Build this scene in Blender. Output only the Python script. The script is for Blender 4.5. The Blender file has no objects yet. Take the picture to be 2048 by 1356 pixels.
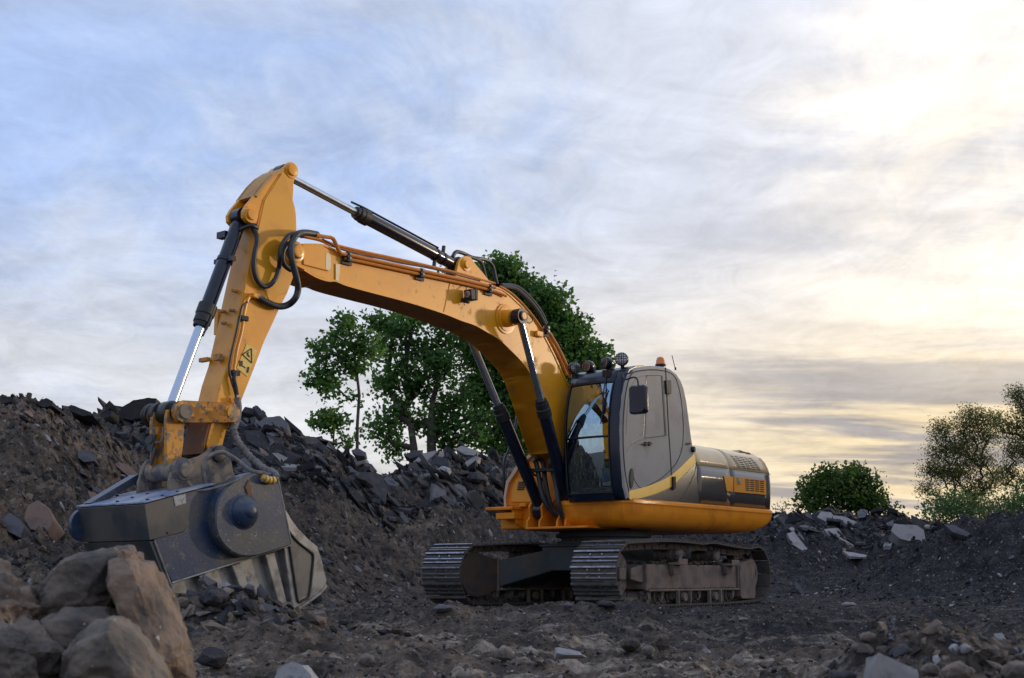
import bpy, bmesh, math, random
import numpy as np
from mathutils import Vector, Matrix, Quaternion
from mathutils import noise as mnoise
random.seed(7); RNG = np.random.default_rng(11)
scene = bpy.context.scene
C = scene.collection
PI = math.pi

# ------------------------------------------------------------------ camera
FPX, PITCH, CAMH = 2554.0, 0.1845, 0.40
cd = bpy.data.cameras.new('camera'); cam = bpy.data.objects.new('camera', cd); C.objects.link(cam)
cam.location = (0, 0, CAMH); cam.rotation_euler = (PI/2 + PITCH, 0, 0)
cd.sensor_width = 36; cd.lens = FPX*36/2048; cd.clip_start = 0.05; cd.clip_end = 4000
cd.dof.use_dof = True; cd.dof.focus_distance = 15.5; cd.dof.aperture_fstop = 4.5
scene.camera = cam
# ------------------------------------------------------------------ view
scene.view_settings.view_transform = 'Standard'; scene.view_settings.look = 'None'
scene.view_settings.exposure = 0.13; scene.view_settings.gamma = 1
scene.view_settings.use_curve_mapping = False
scene.cycles.max_bounces = 8; scene.cycles.transparent_max_bounces = 12
scene.cycles.use_denoising = True
# ------------------------------------------------------------------ world: evening sky with thin cloud
SUN_AZ, SUN_EL = math.radians(70), math.radians(5.5)      # azimuth clockwise from +Y
world = bpy.data.worlds.new('World'); scene.world = world; world.use_nodes = True
def build_world():
    nt = world.node_tree; N = nt.nodes; L = nt.links
    for n in list(N): N.remove(n)
    def nd(t, **k):
        n = N.new(t)
        for a, b in k.items(): setattr(n, a, b)
        return n
    def mth(op, a, b=None, c=None, clamp=False):
        n = nd('ShaderNodeMath', operation=op, use_clamp=clamp)
        for i, v in enumerate((a, b, c)):
            if v is None: continue
            if isinstance(v, (int, float)): n.inputs[i].default_value = v
            else: L.new(v, n.inputs[i])
        return n.outputs[0]
    def mixc(f, a, b, bt='MIX'):
        n = nd('ShaderNodeMix', data_type='RGBA', blend_type=bt)
        for sock, v in ((n.inputs['Factor'], f), (n.inputs[6], a), (n.inputs[7], b)):
            if isinstance(v, (int, float)): sock.default_value = v
            elif isinstance(v, tuple): sock.default_value = (*v, 1)
            else: L.new(v, sock)
        return n.outputs[2]
    def sstep(v, a, b):
        n = nd('ShaderNodeMapRange', interpolation_type='SMOOTHSTEP')
        L.new(v, n.inputs[0]); n.inputs[1].default_value = a; n.inputs[2].default_value = b
        return n.outputs[0]
    tc = nd('ShaderNodeTexCoord'); d = tc.outputs['Generated']
    sep = nd('ShaderNodeSeparateXYZ'); L.new(d, sep.inputs[0]); x, y, z = sep.outputs
    zz = mth('MAXIMUM', z, 0.0)
    den = mth('ADD', zz, 0.16)
    px = mth('DIVIDE', x, den); py = mth('DIVIDE', y, den)
    cmb = nd('ShaderNodeCombineXYZ'); L.new(px, cmb.inputs[0]); L.new(py, cmb.inputs[1])
    def nz(scale, detail, rough, dist, off, sx=1.0, sy=1.0):
        mp = nd('ShaderNodeMapping'); L.new(cmb.outputs[0], mp.inputs[0])
        mp.inputs['Location'].default_value = off; mp.inputs['Scale'].default_value = (sx, sy, 1)
        mp.inputs['Rotation'].default_value = (0, 0, 0.35)
        n = nd('ShaderNodeTexNoise'); L.new(mp.outputs[0], n.inputs['Vector'])
        n.inputs['Scale'].default_value = scale; n.inputs['Detail'].default_value = detail
        n.inputs['Roughness'].default_value = rough; n.inputs['Distortion'].default_value = dist
        return n.outputs[0]
    def dirdot(az, el):
        v = (math.cos(el)*math.sin(az), math.cos(el)*math.cos(az), math.sin(el))
        n = nd('ShaderNodeVectorMath', operation='DOT_PRODUCT'); L.new(d, n.inputs[0]); n.inputs[1].default_value = v
        return n.outputs['Value']
    sky = nd('ShaderNodeTexSky', sky_type='NISHITA'); sky.sun_disc = False
    sky.sun_elevation = SUN_EL; sky.sun_rotation = SUN_AZ; sky.air_density = 1.0; sky.dust_density = 1.2
    clear = mixc(1.0, sky.outputs[0], (0.10, 0.10, 0.10), 'MULTIPLY')
    # clear air between the clouds: the physical sky with the scattered light of thin cirrus over it
    blue = mixc(0.85, clear, (0.34, 0.50, 0.88))
    n1 = nz(1.25, 8, 0.60, 0.7, (3.1, 1.7, 0), 1.0, 0.8)
    n2 = nz(4.2, 9, 0.66, 0.8, (7.2, 0.4, 0), 1.0, 0.55)
    n3 = nz(1.5, 7, 0.58, 0.35, (4.3, 5.2, 0), 0.50, 1.5)
    n4 = nz(2.3, 7, 0.60, 0.5, (0.7, 8.1, 0), 0.45, 1.6)
    toright = sstep(dirdot(math.radians(60), math.radians(8)), 0.34, 0.84)
    low = sstep(z, 0.36, 0.05)
    cl = mth('ADD', mth('MULTIPLY', n1, 0.62), mth('MULTIPLY', n2, 0.38))
    bias = mth('ADD', mth('MULTIPLY', toright, 0.22), mth('MULTIPLY', low, 0.10))
    cover = sstep(mth('ADD', cl, bias), 0.38, 0.62)
    cover = mth('ADD', mth('MULTIPLY', cover, 0.72), 0.24)
    pale = mixc(toright, (0.63, 0.70, 0.84), (0.68, 0.69, 0.76))
    c = mixc(cover, blue, pale)
    # warm light low in the sky, stronger towards the sun
    warm = mixc(toright, (0.80, 0.73, 0.60), (1.0, 0.75, 0.35))
    lowf = mth('MULTIPLY', sstep(z, 0.30, 0.08), mth('ADD', mth('MULTIPLY', toright, 0.44), 0.46))
    c = mixc(lowf, c, warm)
    # bright veil around the hidden sun, broken by the cloud texture
    g1 = sstep(dirdot(math.radians(22), math.radians(17.5)), 0.974, 1.0)
    g2 = sstep(dirdot(math.radians(34), math.radians(13)), 0.86, 1.0)
    tex = sstep(mth('ADD', mth('MULTIPLY', n2, 0.5), mth('MULTIPLY', n4, 0.5)), 0.36, 0.60)
    gl = mth('ADD', mth('MULTIPLY', g1, mth('ADD', mth('MULTIPLY', tex, 0.50), 0.14)), mth('MULTIPLY', g2, mth('MULTIPLY', tex, 0.20)), None, True)
    c = mixc(gl, c, (1.15, 1.05, 0.90))
    # darker cloud banks, seen from below
    bank = mth('MULTIPLY', sstep(n3, 0.46, 0.62), mth('ADD', mth('MULTIPLY', mth('MULTIPLY', low, sstep(dirdot(math.radians(40), math.radians(10)), 0.75, 0.93)), 0.92), 0.26))
    c = mixc(mth('MULTIPLY', bank, mth('SUBTRACT', 1.0, mth('MULTIPLY', g1, 0.6))), c, mixc(low, (0.46, 0.49, 0.58), (0.40, 0.36, 0.34)))
    # fine mottling of the cloud sheet
    n5 = nz(9.0, 9, 0.68, 1.2, (2.2, 6.4, 0), 1.0, 0.7); n6 = nz(2.6, 8, 0.62, 0.9, (9.1, 3.3, 0), 0.8, 1.1)
    mot = mth('ADD', mth('MULTIPLY', mth('SUBTRACT', n5, 0.5), 0.42), mth('MULTIPLY', mth('SUBTRACT', n6, 0.5), 0.75))
    mv = nd('ShaderNodeVectorMath', operation='SCALE'); L.new(c, mv.inputs[0]); L.new(mth('ADD', 1.02, mot), mv.inputs['Scale']); c = mv.outputs[0]
    # lavender haze right on the horizon
    c = mixc(mth('MULTIPLY', sstep(z, 0.075, 0.02), 0.55), c, (0.58, 0.50, 0.52))
    # below the horizon
    c = mixc(sstep(z, 0.0, -0.04), c, (0.10, 0.09, 0.085))
    bg = nd('ShaderNodeBackground'); L.new(c, bg.inputs[0]); bg.inputs[1].default_value = 1.0
    out = nd('ShaderNodeOutputWorld'); L.new(bg.outputs[0], out.inputs[0])
build_world()
sl = bpy.data.lights.new('sun', 'SUN'); sun = bpy.data.objects.new('sun', sl); C.objects.link(sun)
sl.energy = 1.75; sl.angle = math.radians(4.0); sl.color = (1.0, 0.80, 0.56)
sdir = Vector((math.cos(SUN_EL)*math.sin(SUN_AZ), math.cos(SUN_EL)*math.cos(SUN_AZ), math.sin(SUN_EL)))
sun.rotation_euler = sdir.to_track_quat('Z', 'Y').to_euler(); sun.location = sdir*100

# ------------------------------------------------------------------ generic helpers
def tag(o, label=None, cat=None, group=None, kind=None):
    if label: o['label'] = label
    if cat: o['category'] = cat
    if group: o['group'] = group
    if kind: o['kind'] = kind
    return o
def empty(name, loc=(0, 0, 0), rz=0.0, parent=None):
    o = bpy.data.objects.new(name, None); C.objects.link(o); o.location = loc; o.rotation_euler = (0, 0, rz)
    o.empty_display_size = .2
    if parent: o.parent = parent
    return o
class MB:
    """collects simple solids into one mesh"""
    def __init__(s): s.v = []; s.f = []; s.m = []
    def add(s, vs, fs, mi=0):
        b = len(s.v); s.v += [tuple(v) for v in vs]; s.f += [tuple(i+b for i in f) for f in fs]; s.m += [mi]*len(fs); return s
    def box(s, c, size, rot=None, mi=0):
        hx, hy, hz = (q/2 for q in size); c = Vector(c)
        vs = [Vector((a*hx, b*hy, d*hz)) for a in (-1, 1) for b in (-1, 1) for d in (-1, 1)]
        if rot is not None: vs = [rot @ v for v in vs]
        return s.add([v+c for v in vs], [(0, 1, 3, 2), (4, 6, 7, 5), (0, 4, 5, 1), (2, 3, 7, 6), (0, 2, 6, 4), (1, 5, 7, 3)], mi)
    def prism(s, pts, y0, y1, mi=0, axis='y'):
        n = len(pts)
        def mk(a, b, y): return (a, y, b) if axis == 'y' else ((y, a, b) if axis == 'x' else (a, b, y))
        vs = [mk(a, b, y0) for a, b in pts]+[mk(a, b, y1) for a, b in pts]
        fs = [tuple(range(n)), tuple(range(2*n-1, n-1, -1))]+[(i, (i+1) % n, n+(i+1) % n, n+i) for i in range(n)]
        return s.add(vs, fs, mi)
    def cyl(s, p0, p1, r0, r1=None, seg=20, mi=0, caps=True):
        r1 = r0 if r1 is None else r1
        p0, p1 = Vector(p0), Vector(p1); q = (p1-p0).to_track_quat('Z', 'Y'); vs = []
        for p, r in ((p0, r0), (p1, r1)):
            for i in range(seg):
                a = 2*PI*i/seg; vs.append(p+q @ Vector((r*math.cos(a), r*math.sin(a), 0)))
        fs = [(i, (i+1) % seg, seg+(i+1) % seg, seg+i) for i in range(seg)]
        if caps: fs += [tuple(range(seg-1, -1, -1)), tuple(range(seg, 2*seg))]
        return s.add(vs, fs, mi)
    def lathe(s, p0, p1, prof, seg=24, mi=0):
        """prof: (t, r) along p0->p1 in metres"""
        p0, p1 = Vector(p0), Vector(p1); d = (p1-p0).normalized(); q = d.to_track_quat('Z', 'Y'); vs = []
        for t, r in prof:
            for i in range(seg):
                a = 2*PI*i/seg; vs.append(p0+d*t+q @ Vector((r*math.cos(a), r*math.sin(a), 0)))
        fs = [(k*seg+i, k*seg+(i+1) % seg, (k+1)*seg+(i+1) % seg, (k+1)*seg+i) for k in range(len(prof)-1) for i in range(seg)]
        fs += [tuple(range(seg-1, -1, -1)), tuple(range((len(prof)-1)*seg, len(prof)*seg))]
        return s.add(vs, fs, mi)
    def tube(s, pts, r, seg=8, mi=0):
        pts = [Vector(p) for p in pts]; n = len(pts); vs = []; up = None
        rr = r if hasattr(r, '__len__') else [r]*n
        for k in range(n):
            t = (pts[min(k+1, n-1)]-pts[max(k-1, 0)]).normalized()
            if up is None:
                up = t.orthogonal().normalized()
            up = (up-t*up.dot(t)); up = up.normalized() if up.length > 1e-6 else t.orthogonal().normalized()
            w = t.cross(up)
            for i in range(seg):
                a = 2*PI*i/seg; vs.append(pts[k]+up*(rr[k]*math.cos(a))+w*(rr[k]*math.sin(a)))
        fs = [(k*seg+i, k*seg+(i+1) % seg, (k+1)*seg+(i+1) % seg, (k+1)*seg+i) for k in range(n-1) for i in range(seg)]
        fs += [tuple(range(seg-1, -1, -1)), tuple(range((n-1)*seg, n*seg))]
        return s.add(vs, fs, mi)
    def loft(s, rings, closed=True, caps=True, mi=0):
        n = len(rings[0]); vs = [p for r in rings for p in r]
        m = n if closed else n-1
        fs = [(k*n+i, k*n+(i+1) % n, (k+1)*n+(i+1) % n, (k+1)*n+i) for k in range(len(rings)-1) for i in range(m)]
        if caps: fs += [tuple(range(n-1, -1, -1)), tuple(range((len(rings)-1)*n, len(rings)*n))]
        return s.add(vs, fs, mi)
    def build(s, name, mats, parent=None, bevel=0.0, smooth=35, loc=None):
        me = bpy.data.meshes.new(name); me.from_pydata([tuple(v) for v in s.v], [], s.f)
        bm = bmesh.new(); bm.from_mesh(me)
        bmesh.ops.recalc_face_normals(bm, faces=bm.faces); bm.to_mesh(me); bm.free()
        if not isinstance(mats, (list, tuple)): mats = [mats]
        for m in mats: me.materials.append(m)
        if len(mats) > 1: me.polygons.foreach_set('material_index', s.m[:len(me.polygons)])
        if smooth:
            me.polygons.foreach_set('use_smooth', [True]*len(me.polygons)); me.set_sharp_from_angle(angle=math.radians(smooth))
        o = bpy.data.objects.new(name, me); C.objects.link(o)
        if parent: o.parent = parent
        if loc: o.location = loc
        if bevel:
            b = o.modifiers.new('bevel', 'BEVEL'); b.width = bevel; b.segments = 2; b.limit_method = 'ANGLE'; b.angle_limit = math.radians(40)
        return o
def spline(pts, n=6):
    """Catmull-Rom through points of any dimension"""
    pts = [np.array(p, float) for p in pts]; out = []
    P_ = [2*pts[0]-pts[1]]+pts+[2*pts[-1]-pts[-2]]
    for i in range(1, len(P_)-2):
        a, b, c, d = P_[i-1:i+3]
        for k in range(n):
            t = k/n
            out.append(tuple(.5*((2*b)+(-a+c)*t+(2*a-5*b+4*c-d)*t*t+(-a+3*b-3*c+d)*t**3)))
    out.append(tuple(pts[-1])); return out
def arc(c, r, a0, a1, n=10):
    return [(c[0]+r*math.cos(math.radians(a0+(a1-a0)*i/n)), c[1]+r*math.sin(math.radians(a0+(a1-a0)*i/n))) for i in range(n+1)]

# measuring helpers: a sight line of the photograph met with a plane of the machine
EX, EY, YU, YT = 1.30, 18.38, 0.682, 0.621
_c, _s = math.cos(PITCH), math.sin(PITCH)
def ray(px, py):
    x = (px-1024)/FPX; u = -(py-678)/FPX
    return np.array([x, _c-u*_s, _s+u*_c])
def atdepth(px, py, Y):
    d = ray(px, py); t = Y/d[1]; return (float(d[0]*t), Y, float(CAMH+d[2]*t))
def P(px, py, yl, yaw=YU):
    F = np.array([-math.sin(yaw), -math.cos(yaw)]); Lv = np.array([math.cos(yaw), -math.sin(yaw)])
    d = ray(px, py); o = np.array([EX, EY]); t = (yl+np.dot(o, Lv))/np.dot(d[:2], Lv)
    return (float(np.dot(d[:2]*t-o, F)), float(CAMH+d[2]*t))
def P3(px, py, yl): a = P(px, py, yl); return (a[0], yl, a[1])
def PX(px, py, xl, yaw=YU):
    F = np.array([-math.sin(yaw), -math.cos(yaw)]); Lv = np.array([math.cos(yaw), -math.sin(yaw)])
    d = ray(px, py); o = np.array([EX, EY]); t = (xl+np.dot(o, F))/np.dot(d[:2], F)
    return (float(np.dot(d[:2]*t-o, Lv)), float(CAMH+d[2]*t))
def Pl(pts, yl): return [P(a, b, yl) for a, b in pts]

# ------------------------------------------------------------------ materials
def material(name, base, rough=.5, metal=0.0, var=None, vscale=3.0, vlo=.45, vhi=.65, bump=0.0, bscale=40.0, spec=.5, coat=0.0,
             dirt=None, dscale=6.0, dlo=.55, dhi=.75, speck=None, sscale=60, slo=.72, rvar=0.0, detail=6):
    m = bpy.data.materials.new(name); m.use_nodes = True; nt = m.node_tree; N = nt.nodes; L = nt.links
    b = N['Principled BSDF']; b.inputs['Roughness'].default_value = rough; b.inputs['Metallic'].default_value = metal
    b.inputs['Specular IOR Level'].default_value = spec; b.inputs['Coat Weight'].default_value = coat; b.inputs['Coat Roughness'].default_value = .08
    tc = N.new('ShaderNodeTexCoord'); co = tc.outputs['Object']
    def noise(sc, det=detail, ro=.6):
        n = N.new('ShaderNodeTexNoise'); n.inputs['Scale'].default_value = sc; n.inputs['Detail'].default_value = det
        n.inputs['Roughness'].default_value = ro; L.new(co, n.inputs['Vector']); return n.outputs[0]
    def ramp(v, lo, hi):
        r = N.new('ShaderNodeMapRange'); r.interpolation_type = 'SMOOTHSTEP'; L.new(v, r.inputs[0]); r.inputs[1].default_value = lo; r.inputs[2].default_value = hi; return r.outputs[0]
    def mix(f, a, c):
        n = N.new('ShaderNodeMix'); n.data_type = 'RGBA'; L.new(f, n.inputs[0])
        for sk, v in ((n.inputs[6], a), (n.inputs[7], c)):
            if isinstance(v, tuple): sk.default_value = (*v, 1)
            else: L.new(v, sk)
        return n.outputs[2]
    col = base
    if var: col = mix(ramp(noise(vscale), vlo, vhi), col, var)
    if dirt:
        df = ramp(noise(dscale, 9, .68), dlo, dhi); col = mix(df, col, dirt)
        r = N.new('ShaderNodeMapRange'); L.new(df, r.inputs[0]); r.inputs[3].default_value = rough; r.inputs[4].default_value = .85; L.new(r.outputs[0], b.inputs['Roughness'])
    if speck: col = mix(ramp(noise(sscale, 3, .5), slo, slo+.04), col, speck)
    if isinstance(col, tuple): b.inputs['Base Color'].default_value = (*col, 1)
    else: L.new(col, b.inputs['Base Color'])
    if rvar and not dirt:
        r = N.new('ShaderNodeMapRange'); L.new(noise(vscale*2.3), r.inputs[0]); r.inputs[1].default_value = .3; r.inputs[2].default_value = .7
        r.inputs[3].default_value = rough-rvar; r.inputs[4].default_value = rough+rvar; L.new(r.outputs[0], b.inputs['Roughness'])
    if bump:
        bp = N.new('ShaderNodeBump'); bp.inputs['Strength'].default_value = bump; bp.inputs['Distance'].default_value = .02
        L.new(noise(bscale, 8, .65), bp.inputs['Height']); L.new(bp.outputs[0], b.inputs['Normal'])
    return m
M = {}
M['yellow'] = material('yellow_paint', (.76, .325, .010), .36, var=(.69, .275, .008), vscale=2.5, dirt=(.44, .25, .07), dscale=6, dlo=.54, dhi=.76, spec=.5, coat=.15, speck=(.16, .10, .05), sscale=38, slo=.745, bump=.03, bscale=25)
M['yellow_worn'] = material('worn_yellow_paint', (.62, .27, .02), .5, var=(.20, .15, .11), vscale=9, vlo=.50, vhi=.60, dirt=(.16, .12, .09), dscale=16, dlo=.50, dhi=.66, bump=.15, bscale=60)
M['orange'] = material('orange_paint', (.80, .275, .010), .5, var=(.62, .19, .01), vscale=3, dirt=(.42, .20, .05), dscale=9, dlo=.62, dhi=.82, coat=.04, spec=.35)
M['rustplate'] = material('scuffed_rust_plate', (.20, .09, .045), .75, var=(.12, .085, .07), vscale=7, dirt=(.36, .15, .03), dscale=9, dlo=.56, dhi=.66, bump=.2)
M['cylblack'] = material('black_cylinder_paint', (.005, .009, .024), .30, var=(.009, .014, .032), vscale=8, coat=.3, spec=.35, bump=.05)
M['black'] = material('black_rubber', (.013, .013, .016), .55, var=(.022, .022, .024), vscale=20)
M['hose'] = material('dull_black_hose', (.016, .020, .028), .5, var=(.03, .032, .036), vscale=12)
M['chrome'] = material('chrome_rod', (.46, .53, .64), .28, 1.0, rvar=.05, vscale=8)
M['greyhose'] = material('dusty_grey_hose', (.20, .19, .19), .75, var=(.12, .12, .13), vscale=14, vlo=.4, vhi=.6)
M['pipe'] = material('orange_steel_pipe', (.55, .19, .02), .38, var=(.45, .16, .03), vscale=12)
M['cabdark'] = material('midnight_blue_cab_paint', (.007, .014, .030), .25, var=(.010, .018, .034), vscale=4, coat=.12, spec=.3)
M['cabgrey'] = material('pearl_grey_cab_paint', (.36, .34, .32), .75, var=(.32, .30, .285), vscale=1.6, dirt=(.27, .24, .20), dscale=4, dlo=.50, dhi=.80, coat=0, spec=.3)
M['seam'] = material('seam_rubber', (.012, .012, .014), .6)
M['hoodgrey'] = material('dark_grey_gloss_panel', (.066, .060, .058), .16, var=(.075, .068, .062), vscale=2, coat=.6)
M['hoodcream'] = material('cream_hood_paint', (.66, .50, .28), .30, var=(.58, .43, .24), vscale=1.3, coat=.35, dirt=(.40, .32, .22), dscale=5, dlo=.55, dhi=.8)
M['silver'] = material('pale_silver_trim', (.30, .285, .27), .25, .2, var=(.22, .2, .2), vscale=3)
M['decalyellow'] = material('yellow_stripe_film', (.80, .47, .035), .35, var=(.74, .42, .03), vscale=5)
M['decalorange'] = material('orange_stripe_film', (.74, .29, .02), .35, var=(.68, .26, .02), vscale=5)
M['ivory'] = material('ivory_film', (.72, .62, .40), .4, var=(.66, .55, .33), vscale=14)
M['warn'] = material('yellow_warning_film', (.72, .50, .10), .5, var=(.60, .42, .12), vscale=30)
M['steelblue'] = material('blue_grey_worn_paint', (.020, .042, .098), .38, var=(.066, .072, .084), vscale=2.2, vlo=.40, vhi=.64, dirt=(.24, .22, .20), dscale=7, dlo=.54, dhi=.78, speck=(.32, .32, .34), sscale=55, slo=.67, bump=.10, bscale=30)
M['steelbox'] = material('blackened_steel_box', (.034, .042, .052), .42, var=(.085, .080, .076), vscale=2.1, vlo=.40, vhi=.62, dirt=(.17, .155, .14), dscale=12, dlo=.60, dhi=.82, bump=.08)
M['steeltop'] = material('dusty_blue_top_plate', (.13, .19, .34), .5, var=(.30, .31, .36), vscale=4.5, vlo=.42, vhi=.6, dirt=(.06, .08, .14), dscale=11, dlo=.58, dhi=.7, bump=.08)
M['dustmetal'] = material('dust_covered_steel', (.22, .185, .145), .8, var=(.10, .10, .115), vscale=8, vlo=.46, vhi=.60, dirt=(.045, .06, .10), dscale=11, dlo=.56, dhi=.68, bump=.22, bscale=35)
M['grease'] = material('greasy_black_steel', (.012, .012, .013), .5, var=(.035, .03, .028), vscale=14, bump=.1)
M['bare'] = material('scoured_bare_steel', (.33, .33, .335), .40, .45, var=(.19, .185, .185), vscale=7, dirt=(.12, .112, .105), dscale=5, dlo=.56, dhi=.75, bump=.12, bscale=22)
M['shoe'] = material('worn_track_shoe_steel', (.10, .088, .085), .55, .35, var=(.055, .05, .05), vscale=9, dirt=(.11, .085, .065), dscale=16, dlo=.52, dhi=.7, bump=.2)
M['grouser'] = material('polished_grouser_steel', (.34, .36, .42), .34, .8, var=(.20, .21, .24), vscale=20, bump=.1)
M['trackframe'] = material('mud_stained_track_frame', (.205, .150, .122), .8, var=(.125, .10, .09), vscale=5, vlo=.4, vhi=.62, dirt=(.24, .12, .045), dscale=7, dlo=.60, dhi=.74, bump=.3, bscale=26)
M['roller'] = material('dirty_roller_steel', (.17, .145, .13), .6, .2, var=(.05, .045, .04), vscale=14, bump=.2)
M['tealsteel'] = material('dark_teal_steel', (.035, .052, .060), .6, var=(.06, .05, .045), vscale=4, dirt=(.09, .075, .06), dscale=8, dlo=.52, dhi=.72, bump=.15)
M['label'] = material('scratched_white_label', (.34, .36, .37), .5, var=(.20, .21, .24), vscale=28, vlo=.5, vhi=.56)
M['lamplens'] = material('lamp_lens', (.40, .40, .42), .12, .6, var=(.2, .2, .22), vscale=30)
M['wire'] = material('lamp_guard_wire', (.03, .03, .032), .4, .6)
M['guard'] = material('dark_rusty_guard', (.075, .050, .038), .7, var=(.045, .038, .034), vscale=6, dirt=(.16, .075, .03), dscale=7, dlo=.6, dhi=.74, bump=.2)
M['mud'] = material('packed_mud', (.075, .058, .045), .95, var=(.05, .04, .035), bump=.5)
def glassmat(name, tint, gloss, emit=None):
    m = bpy.data.materials.new(name); m.use_nodes = True; nt = m.node_tree; N = nt.nodes; L = nt.links
    for n in list(N): N.remove(n)
    t = N.new('ShaderNodeBsdfTransparent'); t.inputs[0].default_value = (*tint, 1)
    g = N.new('ShaderNodeBsdfGlossy'); g.inputs['Roughness'].default_value = .015; g.inputs[0].default_value = (.66, .88, 1, 1)
    fr = N.new('ShaderNodeFresnel'); fr.inputs[0].default_value = 1.5
    ad = N.new('ShaderNodeMath'); ad.operation = 'ADD'; ad.use_clamp = True; L.new(fr.outputs[0], ad.inputs[0]); ad.inputs[1].default_value = gloss
    tc = N.new('ShaderNodeTexCoord'); nz = N.new('ShaderNodeTexNoise'); nz.inputs['Scale'].default_value = 1.6; L.new(tc.outputs['Object'], nz.inputs[0])
    bp = N.new('ShaderNodeBump'); bp.inputs['Strength'].default_value = .08; bp.inputs['Distance'].default_value = .1; L.new(nz.outputs[0], bp.inputs['Height']); L.new(bp.outputs[0], g.inputs['Normal'])
    mx = N.new('ShaderNodeMixShader'); L.new(ad.outputs[0], mx.inputs[0]); L.new(t.outputs[0], mx.inputs[1]); L.new(g.outputs[0], mx.inputs[2])
    o = N.new('ShaderNodeOutputMaterial'); L.new(mx.outputs[0], o.inputs[0]); return m
M['glass'] = glassmat('tinted_cab_glass', (.20, .34, .40), .40)
M['amber'] = material('amber_beacon_plastic', (.95, .26, .01), .12, spec=.6, coat=.5)
M['amber'].node_tree.nodes['Principled BSDF'].inputs['Transmission Weight'].default_value = .35

# ------------------------------------------------------------------ terrain
def _hash(ix, iy, seed):
    h = (ix.astype(np.int64)*374761393+iy.astype(np.int64)*668265263+seed*2147483647) & 0xffffffff
    h = ((h ^ (h >> 13))*1274126177) & 0xffffffff
    return ((h ^ (h >> 16)) & 0xffff)/65535.0
def vnoise(x, y, seed=0):
    ix = np.floor(x); iy = np.floor(y); fx = x-ix; fy = y-iy; fx = fx*fx*(3-2*fx); fy = fy*fy*(3-2*fy)
    ix = ix.astype(np.int64); iy = iy.astype(np.int64)
    a = _hash(ix, iy, seed); b = _hash(ix+1, iy, seed); c = _hash(ix, iy+1, seed); d = _hash(ix+1, iy+1, seed)
    return (a*(1-fx)+b*fx)*(1-fy)+(c*(1-fx)+d*fx)*fy
def fbm(x, y, sc, octs=5, seed=0, gain=.5):
    t = 0; a = 1; s = 0
    for i in range(octs):
        t = t+a*(vnoise(x*sc*2.03**i+17.3*i, y*sc*2.03**i-9.1*i, seed+i)-.5); s += a; a *= gain
    return t/s*2
def sst(v, a, b):
    t = np.clip((v-a)/(b-a), 0, 1); return t*t*(3-2*t)
U_ = np.array([-2500, -400, 0, 230, 380, 480, 560, 640, 720, 770, 850, 940, 1010, 1100, 1300, 1500, 1600, 1700, 1800, 1880, 1950, 2100, 2700, 3400, 9000.])
CZ = np.array([3.0, 3.0, 3.2, 3.2, 3.00, 3.02, 3.05, 2.88, 2.50, 2.20, 2.60, 2.90, 2.85, 2.6, 1.95, 1.80, 1.82, 1.72, 1.58, 1.40, 1.15, 1.1, 3.4, 7.4, 7.6])
CY = np.array([24, 24, 24, 24, 24, 24, 24, 24.3, 24.6, 25, 26.5, 28, 28.5, 29, 30, 31, 31, 31, 30.5, 30, 30, 30, 33, 34, 32.])
FY = np.array([16, 16, 16, 15.6, 15.4, 15.4, 15.6, 16, 17, 17.6, 18.5, 19.5, 20.5, 22, 24, 25, 25, 25, 25, 25, 25, 25, 24, 22, 20.])
def base_height(x, y):
    yy = np.maximum(y, .5); u = 1024+FPX*x/yy
    cz = np.interp(u, U_, CZ); cy = np.interp(u, U_, CY); fy = np.interp(u, U_, FY)
    up = np.clip((y-fy)/(cy-fy), 0, 1); up = up*up*(3-2*up)*.55+up*.45
    dn = 1-sst(y, cy+.8, cy+6.5)*.72
    h2 = cz*up*dn
    h2 = np.where(y > 1, h2, 0)
    h1 = 2.62*np.exp(-(np.maximum(0, x+6.35)/1.9)**2)*(sst(y, 10.9, 17.0))*(1-sst(y, 18, 24)*.9)
    h3 = 1.42*sst(x, 5.2, 8.4)*(sst(y, 17.3, 21.6)*.6+np.clip((y-17.3)/4.3, 0, 1)*.4)*(1-sst(y, 22.3, 27))
    b = -.27*(1-sst(y, 7.0, 13.5))
    g = .36*np.exp(-(np.abs(x-2.15)/.92)**3-(np.abs(y-5.75)/.60)**2.5)+.10*np.exp(-((x-1.2)/.35)**2-((y-6.4)/.5)**2)
    g = g+.33*np.exp(-(np.abs(x+2.55)/.78)**2.4-(np.abs(y-10.9)/.5)**2.2)
    # low earth berms left by the tracks
    berm = .13*np.exp(-((y-10.1-.18*x-.25*np.sin(x*1.3))/.42)**2)*(sst(x, -3.0, -2.2)*(1-sst(x, .3, 1.2)))
    berm2 = .10*np.exp(-((y-12.4-.1*x-.2*np.sin(x*1.7+1))/.5)**2)*(sst(x, -2.6, -1.6)*(1-sst(x, 1.2, 2.4)))
    berm3 = .08*np.exp(-((y-8.3+.15*x-.15*np.sin(x*2.1))/.3)**2)*(sst(x, -1.8, -1.2)*(1-sst(x, .9, 1.5)))
    return b+np.maximum(np.maximum(h1, h2), h3)+g+berm+berm2+berm3, np.maximum(np.maximum(h1, h2), h3)
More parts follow.
